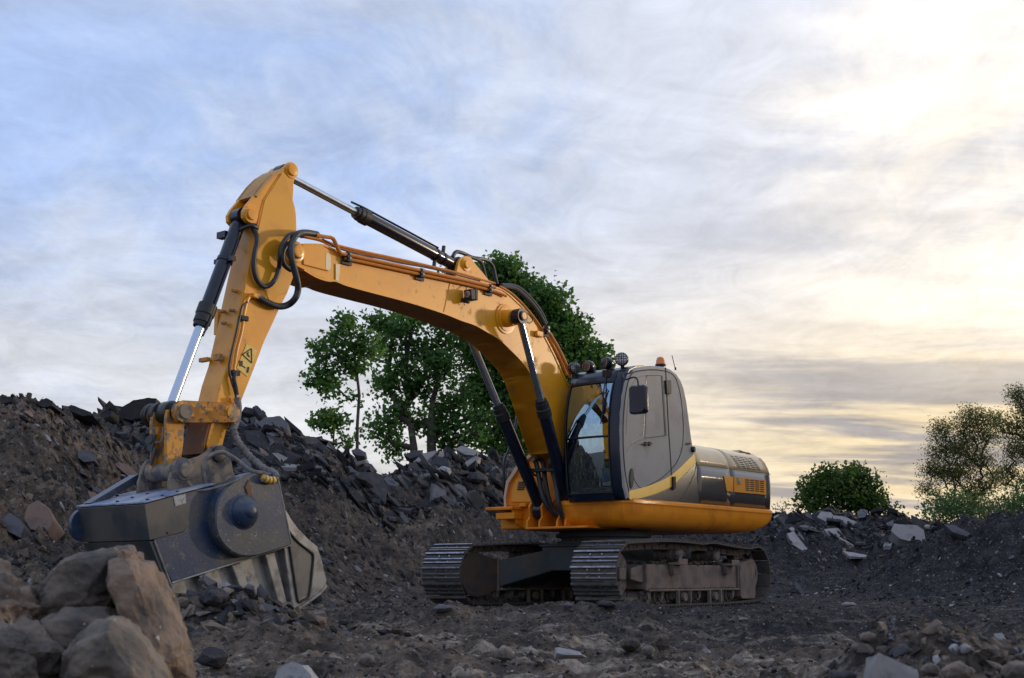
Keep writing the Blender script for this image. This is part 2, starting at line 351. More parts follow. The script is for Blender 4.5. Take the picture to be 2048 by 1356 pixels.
def height(x, y):
    b, hp = base_height(x, y)
    k = sst(hp, .05, .9)
    front = 1-sst(y, 12.5, 14.5)
    n = fbm(x, y, .55, 3, 5)*.22*k+fbm(x, y, 1.7, 4, 9)*(.24*k+.018+.085*front)+np.abs(fbm(x, y, 4.3, 4, 21))*(.20*k+.03+.075*front)
    n = n+fbm(x, y, 13, 3, 33)*(.05*k+.016+.012*front)+np.abs(fbm(x, y, 34, 2, 41))*(.022*k+.014)
    # machine stands on a flattened pad
    dx, dy = x-EX, y-EY; c, s = math.cos(-(PI/2+YT)), math.sin(-(PI/2+YT))
    lx = dx*c+dy*s; ly = -dx*s+dy*c
    pad = (1-sst(np.abs(lx), 2.1, 2.9))*(1-sst(np.abs(ly), 1.6, 2.1))
    z = b+n
    return z*(1-pad)+(np.minimum(z, .03)*.5+.01)*pad
def make_ground():
    th_in = np.radians(np.arange(-26, 26.01, .068))
    th_l = np.radians(np.concatenate([np.arange(-180, -40, 4), np.arange(-40, -26, .8)])); th_r = -th_l[::-1]
    th = np.concatenate([th_l, th_in, th_r[:-1], ]); nth = len(th)
    r = [.9]
    while r[-1] < 5: r.append(r[-1]*1.012)
    while r[-1] < 36: r.append(r[-1]*1.0042)
    while r[-1] < 3000: r.append(r[-1]*1.09)
    r = np.array(r); nr = len(r)
    R, T = np.meshgrid(r, th, indexing='ij'); X = R*np.sin(T); Y = R*np.cos(T)
    Z = height(X.ravel(), Y.ravel()).reshape(X.shape)
    far = sst(R, 60, 140); Z = Z*(1-far)+(-.5)*far
    back = sst(-Y, -3, 3); Z = Z*(1-back)+(-.6+.1*fbm(X, Y, .5, 3, 3))*back
    V = np.stack([X, Y, Z], -1).reshape(-1, 3)
    V = np.vstack([V, [[0, 0, -.6]]])
    i, j = np.meshgrid(np.arange(nr-1), np.arange(nth), indexing='ij'); j2 = (j+1) % nth
    q = np.stack([i*nth+j, i*nth+j2, (i+1)*nth+j2, (i+1)*nth+j], -1).reshape(-1, 4)[:, ::-1]
    k = np.arange(nth); tri = np.stack([np.full(nth, len(V)-1), (k+1) % nth, k], -1)[:, ::-1]
    me = bpy.data.meshes.new('ground'); nq, ntr = len(q), len(tri)
    me.vertices.add(len(V)); me.vertices.foreach_set('co', V.ravel())
    me.loops.add(nq*4+ntr*3); me.loops.foreach_set('vertex_index', np.concatenate([q.ravel(), tri.ravel()]).astype(np.int32))
    me.polygons.add(nq+ntr); me.polygons.foreach_set('loop_start', np.concatenate([np.arange(nq)*4, nq*4+np.arange(ntr)*3]).astype(np.int32))
    me.polygons.foreach_set('use_smooth', np.ones(nq+ntr, bool))
    me.update(calc_edges=True); me.validate()
    o = bpy.data.objects.new('ground', me); C.objects.link(o); me.materials.append(soil_material()); tag(o, kind='structure'); return o
def soil_material():
    m = bpy.data.materials.new('soil_and_asphalt_crumbs'); m.use_nodes = True; nt = m.node_tree; N = nt.nodes; L = nt.links
    b = N['Principled BSDF']; b.inputs['Roughness'].default_value = .9; b.inputs['Specular IOR Level'].default_value = .25
    tc = N.new('ShaderNodeTexCoord'); co = tc.outputs['Object']
    sp = N.new('ShaderNodeSeparateXYZ'); L.new(co, sp.inputs[0])
    def noise(sc, det=6, ro=.6, v=co):
        n = N.new('ShaderNodeTexNoise'); n.inputs['Scale'].default_value = sc; n.inputs['Detail'].default_value = det; n.inputs['Roughness'].default_value = ro; L.new(v, n.inputs['Vector']); return n.outputs[0]
    def ramp(v, lo, hi):
        r = N.new('ShaderNodeMapRange'); r.interpolation_type = 'SMOOTHSTEP'; L.new(v, r.inputs[0]); r.inputs[1].default_value = lo; r.inputs[2].default_value = hi; return r.outputs[0]
    def mth(op, a, c):
        n = N.new('ShaderNodeMath'); n.operation = op
        for i, v in enumerate((a, c)):
            if isinstance(v, (int, float)): n.inputs[i].default_value = v
            else: L.new(v, n.inputs[i])
        return n.outputs[0]
    def mix(f, a, c):
        n = N.new('ShaderNodeMix'); n.data_type = 'RGBA'
        if isinstance(f, float): n.inputs[0].default_value = f
        else: L.new(f, n.inputs[0])
        for sk, v in ((n.inputs[6], a), (n.inputs[7], c)):
            if isinstance(v, tuple): sk.default_value = (*v, 1)
            else: L.new(v, sk)
        return n.outputs[2]
    # asphalt millings by the machine and on the right, brown earth in front and on the slope to the left
    right = ramp(mth('ADD', sp.outputs[0], mth('MULTIPLY', noise(.35, 3), 5.0)), .6, 4.6)
    nearm = ramp(mth('ADD', sp.outputs[1], mth('MULTIPLY', noise(.5, 3), 3.0)), 9.8, 13.2)
    patches = ramp(noise(.8, 6, .65), .42, .60)
    darkf = mth('MULTIPLY', nearm, mth('MAXIMUM', mth('MULTIPLY', right, .9), mth('MULTIPLY', patches, .55)))
    pile = mth('MULTIPLY', ramp(sp.outputs[0], 4.9, 5.9), ramp(sp.outputs[1], 16.5, 17.8))
    darkf = mth('MAXIMUM', darkf, mth('MULTIPLY', pile, .95))
    brown = mix(ramp(noise(2.2, 6), .38, .64), (.185, .142, .110), (.060, .050, .044))
    brown = mix(ramp(noise(.6, 5), .55, .68), brown, (.190, .145, .108))
    dark = mix(ramp(noise(3.1, 6), .4, .62), (.010, .012, .018), (.036, .034, .039))
    c = mix(darkf, brown, dark)
    c = mix(ramp(noise(9, 8, .7), .50, .66), c, mix(.5, c, (.085, .072, .062)))
    # scraped, dried crust in long bands
    mp = N.new('ShaderNodeMapping'); mp.inputs['Scale'].default_value = (.45, 2.6, 1); mp.inputs['Rotation'].default_value = (0, 0, .12); L.new(co, mp.inputs[0])
    st = ramp(noise(1.6, 8, .68, mp.outputs[0]), .52, .60); st = mth('MULTIPLY', st, ramp(sp.outputs[2], .12, -.05))
    c = mix(mth('MULTIPLY', st, mth('SUBTRACT', .75, mth('MULTIPLY', darkf, .55))), c, (.40, .34, .28))
    # small pale and dark fragments
    def frag(scale, lo, hi, thr, colr, prev):
        v = N.new('ShaderNodeTexVoronoi'); v.inputs['Scale'].default_value = scale; L.new(co, v.inputs['Vector'])
        near = ramp(v.outputs['Distance'], hi, lo)
        wn = N.new('ShaderNodeSeparateColor'); L.new(v.outputs['Color'], wn.inputs[0])
        pick = mth('GREATER_THAN', wn.outputs[0], thr)
        return mix(mth('MULTIPLY', near, pick), prev, colr)
    c = frag(26, .18, .30, .93, (.34, .31, .30), c)
    c = frag(55, .2, .34, .93, (.26, .25, .27), c)
    c = frag(14, .2, .3, .93, (.17, .15, .135), c)
    c = frag(20, .2, .4, .85, (.016, .016, .02), c)
    mr = N.new('ShaderNodeMapRange'); L.new(noise(11, 9, .78), mr.inputs[0]); mr.inputs[1].default_value = .36; mr.inputs[2].default_value = .64; mr.inputs[3].default_value = .28; mr.inputs[4].default_value = 1.75
    mm = N.new('ShaderNodeMix'); mm.data_type = 'RGBA'; mm.blend_type = 'MULTIPLY'; mm.inputs[0].default_value = 1; L.new(c, mm.inputs[6]); L.new(mr.outputs[0], mm.inputs[7]); c = mm.outputs[2]
    L.new(c, b.inputs['Base Color'])
    bp = N.new('ShaderNodeBump'); bp.inputs['Strength'].default_value = 1.0; bp.inputs['Distance'].default_value = .05
    bh = mth('ADD', noise(22, 9, .72), mth('MULTIPLY', noise(90, 4, .6), .35)); L.new(bh, bp.inputs['Height']); L.new(bp.outputs[0], b.inputs['Normal'])
    return m
make_ground()
def hz(x, y): return float(height(np.array([x], float), np.array([y], float))[0])

# ================================================================== EXCAVATOR
exc = empty('excavator', (EX, EY, 0), -(PI/2+YU))
tag(exc, 'yellow tracked excavator with grey cab, its crusher bucket lowered onto the soil', 'excavator')
# ---------------------------------------------------------------- undercarriage
DYT = YU-YT
TR = Matrix.Rotation(DYT, 4, 'Z')      # the tracks stand a few degrees off the house
def tr_parent(name):
    o = bpy.data.objects.new(name, None); C.objects.link(o); o.parent = exc; o.rotation_euler = (0, 0, DYT); return o
SHW = .655
def track_path():
    """closed centre line of the shoe plates (x, z), walked with equal pitch"""
    pts = []
    pts += arc((1.80, .44), .385, -88, 88, 22)
    pts += spline([(1.80, .825), (1.3, .850), (.8, .865), (.3, .862), (-.1, .850), (-.45, .868), (-.85, .845), (-1.3, .820), (-1.62, .815), (-1.80, .835)], 6)[1:]
    pts += arc((-1.86, .455), .385, 92, 268, 22)
    pts += [(-1.4, .055), (-.7, .045), (0, .045), (.7, .045), (1.4, .05)]
    return pts
def walk(path, n):
    path = path+[path[0]]; d = [0]
    for a, b in zip(path, path[1:]): d.append(d[-1]+math.dist(a, b))
    tot = d[-1]; out = []
    for i in range(n):
        s = tot*i/n; k = max(j for j in range(len(d)-1) if d[j] <= s); t = (s-d[k])/max(1e-9, d[k+1]-d[k])
        a, b = path[k], path[k+1]; out.append(((a[0]+(b[0]-a[0])*t, a[1]+(b[1]-a[1])*t), math.atan2(b[1]-a[1], b[0]-a[0])))
    return out, tot/n
def shoe_mesh(pitch):
    mb = MB(); h = pitch*.49
    prof = [(-h, -.012), (h*.9, -.012), (h, .0), (h, .004), (h*.95, .034), (h*.72, .036), (h*.66, .006), (.012, .004), (.008, .024), (-.008, .024), (-.012, .004),
            (-h*.45, .004), (-h*.50, .026), (-h*.62, .026), (-h*.68, .002), (-h, -.002)]
    mb.prism(prof, -SHW/2, SHW/2, 0)
    for sx in (-.045, .045):
        for sy in (-.085, .085):
            mb.cyl((sx, sy, .0), (sx, sy, .018), .013, seg=6, mi=1)
    mb.box((0, 0, .0045), (.05, .075, .006), mi=2)
    me_o = mb.build('track_shoe', [M['shoe'], M['grouser'], M['grease']], None, smooth=0)
    # worn bright crests on the grouser tops
    me = me_o.data
    for p in me.polygons:
        if p.center.z > .023 and abs(p.normal.z) > .6: p.material_index = 1
    return me_o
NSH = 49
def make_track(side):
    t = tr_parent('crawler_track')
    yc = side*1.195
    path, pitch = walk(track_path(), NSH)
    proto = shoe_mesh(pitch); first = True
    for (x, z), a in path:
        o = proto if first else proto.copy()
        if not first: C.objects.link(o)
        first = False
        o.parent = t; o.location = (x, yc, z)
        jit = random.uniform(-.012, .012)
        # outward normal: path runs counter-clockwise in x-z, so outward is to the right of travel
        R = Matrix(((math.cos(a), 0, math.sin(a)), (0, 1, 0), (math.sin(a), 0, -math.cos(a)))).to_3x3()
        R = R @ Matrix(((1, 0, 0), (0, -1, 0), (0, 0, 1)))
        o.rotation_euler = (R @ Matrix.Rotation(jit, 3, 'Y')).to_euler()
    # link chain on the inside of the shoes
    mb = MB()
    for (x, z), a in path:
        n = (-math.sin(a), math.cos(a))
        for dy in (-.09, .09):
            R = Matrix(((math.cos(a), 0, -math.sin(a)), (0, 1, 0), (math.sin(a), 0, math.cos(a))))
            mb.box((x+n[0]*.06, yc+dy, z+n[1]*.06), (pitch*.93, .035, .085), R)
        mb.cyl((x+n[0]*.055+math.cos(a)*pitch/2, yc-.12, z+n[1]*.055+math.sin(a)*pitch/2), (x+n[0]*.055+math.cos(a)*pitch/2, yc+.12, z+n[1]*.055+math.sin(a)*pitch/2), .024, seg=8)
    mb.build('link_chain', M['roller'], t, smooth=30)
    # idler and sprocket
    mb = MB()
    mb.lathe((1.80, yc-.09, .44), (1.80, yc+.09, .44), [(0, .20), (.0, .285), (.055, .285), (.06, .315), (.12, .315), (.125, .285), (.18, .285), (.18, .20)], 36)
    mb.lathe((1.80, yc-.15, .44), (1.80, yc+.15, .44), [(0, .06), (0, .09), (.3, .09), (.3, .06)], 20)
    mb.build('idler_wheel', M['roller'], t, smooth=30)
    teeth = []
    for i in range(21):
        a = 2*PI*i/21
        for da, r in ((-.12, .275), (-.05, .335), (.05, .335), (.12, .275)): teeth.append((-1.86+r*math.cos(a+da), .455+r*math.sin(a+da)))
    mb = MB(); mb.prism(teeth, yc-.035, yc+.035)
    mb.lathe((-1.86, yc-.2, .455), (-1.86, yc+.2, .455), [(0, .1), (0, .22), (.4, .22), (.4, .1)], 28)
    mb.build('drive_sprocket', M['roller'], t, smooth=30)
    # side frame
    yo = yc+.215; yi = yc-.215
    mb = MB()
    mb.prism([(1.30, .25), (1.30, .53), (1.22, .565), (-1.32, .565), (-1.40, .53), (-1.40, .25)], yi+.01, yo-.01)
    mb.box((-.04, yo+.015, .235), (2.60, .06, .028)); mb.box((-.04, yi-.015, .235), (2.60, .06, .028))
    mb.box((1.285, yo, .40), (.035, .05, .33)); mb.box((-1.36, yo, .40), (.035, .05, .33))
    # front yoke holding the idler
    for y_ in (yc+.155, yc-.19): mb.prism([(1.30, .33), (1.60, .37), (1.60, .51), (1.30, .56)], y_, y_+.035)
    for y_ in (yc+.15, yc-.19): mb.box((1.80, y_+.02, .44), (.16, .04, .14))
    mb.build('track_frame', M['trackframe'], t, bevel=.012, smooth=0)
    # idler cover on the inner side
    if side < 0:
        mb = MB()
        mb.prism(arc((1.80, .44), .30, 20, 230, 16)+[(1.28, .20), (1.28, .66), (1.5, .71)] if False else
                 [(1.24, .24), (1.50, .155), (1.72, .13), (1.93, .19), (2.05, .33), (2.07, .48), (2.0, .64), (1.86, .72), (1.72, .735), (1.24, .64)], yi+.43-.005, yi+.43+.03)
        mb.build('idler_guard', M['guard'], t, bevel=.015, smooth=0)
        mb = MB(); mb.box((1.24, yi+.45, .44), (.035, .05, .46)); mb.build('guard_flange', M['trackframe'], t, bevel=.004)
    # step brackets on the outer side
    for bx in (.58, -.98):
        mb = MB()
        mb.prism([(-.13, .0), (.13, .0), (.10, .10), (-.10, .10)], 0, .012)
        bo = MB(); bo.box((bx, side*(1.195+.215+.085), .575), (.24, .17, .03)); bo.box((bx, side*(1.195+.215+.165), .60), (.24, .012, .075))
        bo.prism([(bx-.05, .44), (bx+.07, .44), (bx+.10, .56), (bx-.10, .56)], side*(1.195+.215+.00), side*(1.195+.215+.07))
        bo.build('step_bracket', M['trackframe'], t, bevel=.008, smooth=0)
    # motor cover at the back
    mb = MB(); s1 = yo+.005 if side > 0 else yi-.005
    mb.prism([(-1.40, .60), (-1.40, .14), (-1.46, .10), (-1.86, .10), (-1.90, .16), (-1.90, .62), (-1.80, .66)], s1-side*.10, s1+side*.02)
    mb.cyl((-1.80, s1+side*.02, .45), (-1.80, s1+side*.026, .45), .03, seg=12)
    mb.build('motor_cover', M['trackframe'], t, bevel=.012, smooth=0)
    # carrier rollers
    for rx in (.38, -.72):
        mb = MB(); mb.lathe((rx, yc-.14, .70), (rx, yc+.235, .70), [(0, .06), (0, .085), (.10, .085), (.105, .066), (.2, .066), (.205, .085), (.27, .085), (.275, .075), (.345, .078), (.375, .062), (.375, .03)], 22)
        mb.box((rx-.04, yc-.1, .62), (.14, .12, .12))
        mb.build('carrier_roller', M['roller'], t, smooth=30)
    # track rollers
    for k in range(8):
        rx = 1.20-k*.345
        mb = MB(); mb.lathe((rx, yc-.19, .155), (rx, yc+.19, .155), [(0, .03), (0, .06), (.05, .065), (.055, .092), (.11, .092), (.115, .075), (.265, .075), (.27, .092), (.325, .092), (.33, .065), (.38, .06), (.38, .03)], 20)
        for s2 in (-1, 1):
            mb.prism([(rx-.055, .235), (rx+.055, .235), (rx+.028, .13), (rx-.028, .13)], yc+s2*.19, yc+s2*.215)
        mb.build('track_roller', M['roller'], t, smooth=30)
    for rx in (.35, -.55):
        mb = MB()
        for q in range(2): pass
        ring = [(rx-.19, .228), (rx+.19, .228), (rx+.165, .045), (rx+.12, .025), (rx-.12, .025), (rx-.165, .045)]
        ins = [(rx-.14, .20), (rx+.14, .20), (rx+.12, .075), (rx-.12, .075)]
        # a U-shaped guard around a roller
        for a, b in zip(ring, ring[1:]+ring[:1]):
            pass
        mb.box((rx-.165, yo+.04, .135), (.028, .05, .19)); mb.box((rx+.165, yo+.04, .135), (.028, .05, .19)); mb.box((rx, yo+.04, .035), (.33, .05, .026))
        mb.box((rx, yo+.02, .135), (.33, .008, .17), mi=1)
        mb.cyl((rx, yo+.02, .145), (rx, yo+.075, .145), .055, seg=16)
        mb.build('track_guide', [M['trackframe'], M['grease']], t, bevel=.006, smooth=0)
    # bolts and clods on top of the frame
    mb = MB()
    for k in range(14):
        mb.cyl((1.15-k*.18, yo+.028, .25), (1.15-k*.18, yo+.028, .268), .014, seg=6)
    mb.build('frame_bolts', M['roller'], t, smooth=0)['kind'] = 'stuff'
    mb = MB()
    for k in range(70):
        s_ = random.uniform(.015, .05); x_ = random.uniform(-1.3, 1.25)
        mb.box((x_, yc+random.uniform(-.18, .2), .57+s_*.3), (s_*2, s_*1.6, s_), Matrix.Rotation(random.uniform(0, 3), 3, 'Z') @ Matrix.Rotation(random.uniform(-.5, .5), 3, 'X'))
    mb.build('packed_mud', M['mud'], t, bevel=.008, smooth=0)['kind'] = 'stuff'
    return t
for sd in (1, -1): make_track(sd)
uc = tr_parent('undercarriage_frame')
mb = MB()
for sx in (1, -1):
    for sy in (1, -1):
        a = [(sx*.15, sy*.35), (sx*.62, sy*.42), (sx*1.22, sy*.985), (sx*.55, sy*.985)]
        bot = [(p[0], p[1], z) for p, z in zip(a, (.50, .50, .26, .26))]; top = [(p[0], p[1], z) for p, z in zip(a, (.80, .80, .63, .63))]
        mb.loft([bot, top])
mb.box((0, 0, .66), (1.35, 1.2, .34)); mb.box((0, 0, .835), (1.42, 1.26, .03))
mb.build('x_frame', M['tealsteel'], uc, bevel=.02, smooth=0)
mb = MB(); mb.lathe((0, 0, .84), (0, 0, 1.10), [(0, .50), (0, .66), (.05, .66), (.055, .60), (.11, .60), (.115, .68), (.17, .68), (.175, .63), (.26, .63), (.26, .4)], 56)
mb.build('slew_ring', M['tealsteel'], uc, smooth=30)
mb = MB()
for k in range(40):
    a = 2*PI*k/40; mb.cyl((.645*math.cos(a), .645*math.sin(a), .89), (.645*math.cos(a), .645*math.sin(a), .905), .016, seg=6)
mb.build('ring_bolts', M['roller'], uc, smooth=0)

# ---------------------------------------------------------------- house (deck, hood, counterweight)
def plan(inset, x0=1.12, rear=-2.97, w=1.20, rr=.24, fc=.10, notch=False):
    """outline of the deck seen from above, near side first, inset inwards"""
    i = inset; p = [(.76-i, -w+i), (x0-i, w-fc-i*.4), (x0-fc-i*.4, w-i)]
    if notch: p = [(.76-i, -w+i), (.76-i, -.56-i*.2), (.40-i, -.56-i*.2), (.40-i, .10+i*.2), (x0-i, .10+i*.2)]+p[1:]
    c = (rear+rr, w-rr); p += [(c[0]+(rr-i)*math.cos(a), c[1]+(rr-i)*math.sin(a)) for a in np.linspace(PI/2, PI*.955, 9)]
    p += [(rear+i-.045, y) for y in (0.4, 0, -.4)]
    c = (rear+rr, -w+rr); p += [(c[0]+(rr-i)*math.cos(a), c[1]+(rr-i)*math.sin(a)) for a in np.linspace(PI*1.045, PI*1.5, 9)]
    return p
mb = MB()
rings = []
for z, ins, rup in ((1.425, .03, 0), (1.417, .004, 0), (1.400, -.012, 0), (1.365, -.014, 0), (1.350, -.004, .0), (1.33, .0, .0), (1.28, .004, .02), (1.22, .018, .08), (1.16, .045, .20), (1.11, .09, .38), (1.075, .15, .55), (1.055, .24, .72), (1.045, .40, .85)):
    rings.append([(x if x > -1.5 else x+rup*sst(np.array(-x), 1.9, 2.9).item()*.9, y, z) for x, y in plan(ins, notch=True)])
mb.loft(rings); skirt = mb.build('deck_skirt', M['orange'], exc, smooth=32)
# notch in front for the boom: centre frame plates
mb = MB()
mb.box((.80, .06, 1.062), (.80, 1.06, .032))
for y in (-.50, -.285, .02, .16):
    mb.prism([(.35, 1.08), (1.13, 1.08), (1.12, 1.16), (1.06, 1.22), (1.08, 1.36), (1.03, 1.42), (.95, 1.44), (.88, 1.40), (.62, 1.60), (.45, 2.02), (.35, 2.08)], y-.016, y+.016)
mb.box((.42, -.17, 1.55), (.03, .62, .9))
mb.build('boom_foot_bracket', M['orange'], exc, bevel=.008, smooth=0)
# hood and counterweight: one swept shell cut into panels
LV = [(1.43, .035), (1.60, .022), (1.80, .016), (1.965, .022)]
LV2 = [(1.969, .022), (2.06, .045), (2.14, .085), (2.21, .145), (2.265, .235), (2.30, .36), (2.315, .60)]
# near side runs from index 0 (front) to 12 (start of tail curve); the seams stand at fixed x
def side_panel(xa, xb, levels, name, mat, w=1.20, y_sign=1):
    mb = MB(); n = 8
    rings = [[(xa+(xb-xa)*k/n, y_sign*(w-ins), z) for k in range(n+1)] for z, ins in levels]
    mb.loft(rings, closed=False, caps=False); o = mb.build(name, mat, exc, smooth=30)
    s_ = o.modifiers.new('thick', 'SOLIDIFY'); s_.thickness = .02; s_.offset = 0; return o
XA, XB, XC = -.64, -1.56, -2.74
G = .006
side_panel(XA, XB+G, LV, 'lower_side_panel', M['hoodgrey']); side_panel(XA, XB+G, LV2, 'hood_panel', M['hoodcream'])
side_panel(XB-G, XC+.0, LV, 'lower_side_panel', M['hoodgrey']); side_panel(XB-G, XC, LV2, 'hood_panel', M['hoodcream'])
side_panel(.70, XC, LV, 'far_side_panel', M['hoodgrey'], y_sign=-1); side_panel(.0, XC, LV2, 'far_hood_panel', M['hoodcream'], y_sign=-1)
def tailshell(levels, name, mat):
    rings = []; keep = [i for i, q in enumerate(plan(.02, fc=.001)) if i >= 3 and q[0] < XC-.03]
    for z, ins in levels:
        p = plan(ins, fc=.001)
        rings.append([(x, y, z) for x, y in [(XC-.004, 1.20-ins)]+[p[i] for i in keep]+[(XC-.004, -(1.20-ins))]])
    mb = MB(); mb.loft(rings, closed=False, caps=False); o = mb.build(name, mat, exc, smooth=30)
    s_ = o.modifiers.new('thick', 'SOLIDIFY'); s_.thickness = .03; s_.offset = 0
tailshell(LV, 'counterweight', M['hoodgrey']); tailshell(LV2, 'counterweight_cap', M['hoodcream'])
mb = MB(); mb.box((-1.60, 0, 2.302), (2.1, 1.6, .02)); mb.box((-1.6, 0, 1.7), (1.9, 2.2, .5)); mb.build('engine_block', M['grease'], exc, smooth=0)
# seams
mb = MB()
for xs in (XB,):
    mb.tube([(xs, 1.195-ins, z) for z, ins in LV+LV2], .007, 6)
mb.tube([(-.655, 1.20-ins, z) for z, ins in LV+LV2[:4]], .006, 6)
mb.tube([(XA-.005, 1.1825, 1.967), (XC-.1, 1.1815, 1.967)], .004, 6)
mb.tube([(XC+.012, 1.197-ins, z) for z, ins in LV+LV2[:5]], .006, 6)
mb.build('panel_seam', M['seam'], exc)
# orange bands, grilles, latch on the hood side
def plate(pts, y, t, name, mat, parent=exc, bevel=0):
    mb = MB(); mb.prism(pts, y-t/2, y+t/2); return mb.build(name, mat, parent, bevel=bevel, smooth=0)
YS = 1.200
plate(Pl([(1447.5, 952), (1466, 953.4), (1466, 983.6), (1453.5, 982.3)], YS), YS+.000, .010, 'orange_band', M['decalorange'])
plate(Pl([(1468, 953.6), (1531, 960.5), (1532, 989.6), (1468, 983.8)], YS), YS+.000, .010, 'orange_band', M['decalorange'])
def grille(q, cols, rows, levels=None, yfun=None, fx=.80, fz=.52, name='louvre_grille'):
    g = empty(name, parent=exc); TL, TR_, BR, BL = [np.array(P(*p, YS)) for p in q]
    mb = MB()
    for i in range(cols):
        for j in range(rows):
            def pt(u, v):
                a = TL*(1-u)*(1-v)+TR_*u*(1-v)+BR*u*v+BL*(1-u)*v; return a
            u0, u1 = (i+.5-fx/2)/cols, (i+.5+fx/2)/cols; v0, v1 = (j+.5-fz/2)/rows, (j+.5+fz/2)/rows
            qd = [pt(u0, v0), pt(u1, v0), pt(u1, v1), pt(u0, v1)]
            vs = [(p[0], yfun(p[1]), p[1]) for p in qd]+[(p[0], yfun(p[1])-.025, p[1]) for p in qd]
            mb.add(vs, [(0, 1, 2, 3), (7, 6, 5, 4), (0, 1, 5, 4), (1, 2, 6, 5), (2, 3, 7, 6), (3, 0, 4, 7)])
    mb.build('louvre_slots', M['seam'], g, smooth=0); return g
def yside(z, off=.013):
    L_ = LV+LV2[1:]; return 1.20-float(np.interp(z, [a for a, b in L_], [b for a, b in L_]))+off
grille([(1469, 901), (1515, 907.5), (1525.5, 941.5), (1476.5, 937)], 5, 9, yfun=lambda z: yside(z, .0135))
grille([(1488.5, 957.5), (1528, 961), (1528, 985.6), (1489.5, 982.2)], 4, 6, yfun=lambda z: YS+.008)
mb = MB(); a = P(1476.5, 962, YS); mb.box((a[0], YS+.012, a[1]), (.085, .012, .10)); mb.cyl((a[0], YS+.018, a[1]), (a[0], YS+.026, a[1]), .018, seg=12)
mb.build('hood_latch', M['silver'], exc, bevel=.003)

# far side housing in front of the engine, seen beside the boom
def XZ(px, py, x): return PX(px, py, x)
fb = [XZ(*p, .78) for p in [(1014, 1012), (1013, 995), (1018, 966), (1027, 950), (1039, 934), (1052, 919), (1068, 907), (1083, 902), (1100, 900), (1135, 905), (1148, 1012)]]
mb = MB(); mb.prism(fb, .0, .78, axis='x'); mb.build('tool_box', M['orange'], exc, bevel=.012, smooth=0)
fb2 = [XZ(*p, .80) for p in [(1010.5, 1012), (1009.5, 994), (1014.5, 963), (1036, 930), (1066, 904), (1098, 897), (1100, 901), (1069, 909), (1040.5, 935), (1019.5, 967), (1014, 995), (1015, 1012)]]
mb = MB(); mb.prism(fb2, .76, .83, axis='x'); mb.build('box_rim', material('pale_primer_edge', (.62, .42, .30), .4), exc, bevel=.004, smooth=0)
# panels on its front: raised door with louvres, sill, warning film
fd = [XZ(*p, .79) for p in [(1022, 1004), (1024, 985), (1032, 958), (1062, 957), (1078, 1004)]]
mb = MB(); mb.prism(fd, .78, .80, axis='x'); mb.build('box_door', material('lighter_orange_paint', (.74, .33, .03), .4), exc, bevel=.008, smooth=0)
mb = MB()
for k in range(5):
    y0, z0 = XZ(1036-k*.6, 965+k*3.6, .80); mb.box((.804, y0+.075, z0), (.012, .13, .016))
mb.build('louvre_slots', M['seam'], exc, smooth=0)
wd = [XZ(*p, .785) for p in [(1081, 911), (1103, 911), (1103, 924), (1081, 924)]]
mb = MB(); mb.prism(wd, .782, .788, axis='x'); mb.build('warning_label', M['warn'], exc, smooth=0)
mb = MB(); tri = [XZ(*p, .79) for p in [(1088.5, 912), (1094, 923), (1083.5, 923)]]
for a, b in zip(tri, tri[1:]+tri[:1]): mb.tube([(.79, *a), (.79, *b)], .005, 4)
a = XZ(1088.3, 916, .79); b = XZ(1090, 921, .79); mb.tube([(.79, *a), (.79, *b)], .005, 4)
mb.build('warning_print', M['seam'], exc, smooth=0)
# step shelf in front of it
mb = MB(); mb.box((.93, -1.0, 1.355), (.40, .50, .045)); mb.box((.98, -.92, 1.25), (.22, .34, .09)); mb.box((.92, -.70, 1.40), (.10, .12, .05))
mb.prism([(.70, 1.10), (.9, 1.09), (1.0, 1.14), (1.10, 1.33), (.7, 1.33)], -.80, -.77)
mb.build('access_step', M['orange'], exc, bevel=.01, smooth=0)
mb = MB(); mb.box((.62, -.86, 1.235), (.50, .64, .32)); mb.build('front_frame', M['orange'], exc, bevel=.02, smooth=0)
# hand rails
mb = MB(); mb.tube([P3(*p, -1.17) for p in spline([(1043, 797), (1037, 815), (1031, 850), (1020, 880), (1018, 899), (1009, 921), (1008, 950), (1008, 984), (1013, 1010)], 4)], .019, 8)
mb.build('hand_rail', M['cabdark'], exc)
mb = MB(); mb.tube([P3(*p, -.95) for p in [(1070, 822), (1070, 850), (1070, 880), (1070, 908)]], .018, 8); mb.tube([P3(*p, -.95) for p in spline([(1043, 797), (1055, 790), (1066, 800), (1070, 822)], 4)], .018, 8)
mb.build('hand_rail', M['cabdark'], exc)
# ---------------------------------------------------------------- cab
CY0, CY1 = .20, 1.18
side_pts = [(1255, 999), (1249, 975), (1246, 940), (1243.5, 900), (1242.5, 860), (1243.5, 825), (1247, 790), (1252, 765), (1258, 748), (1264, 740), (1272, 735), (1288, 732), (1310, 730.5), (1330, 732.5),
            (1344, 738), (1355, 747), (1363, 759), (1369, 774), (1375, 802), (1380, 840), (1384, 872), (1387, 892), (1391, 922), (1395, 960), (1397, 1007)]
prof = Pl(side_pts, CY1)
cab = empty('cab', parent=exc)
def inset_poly(pts, d):
    c = np.mean(np.array(pts), 0); return [tuple(np.array(p)+(c-np.array(p))/np.linalg.norm(c-np.array(p))*d) for p in pts]
# door side shell (near), rounded at its rim
mb = MB(); r0 = [(x, CY1-.07, z) for x, z in prof]; r1 = [(x, CY1-.028, z) for x, z in inset_poly(prof, .006)]; r2 = [(x, CY1-.006, z) for x, z in inset_poly(prof, .026)]; r3 = [(x, CY1, z) for x, z in inset_poly(prof, .06)]
mb.loft([r0, r1, r2, r3]); mb.build('door_side_shell', M['cabgrey'], cab, smooth=40)
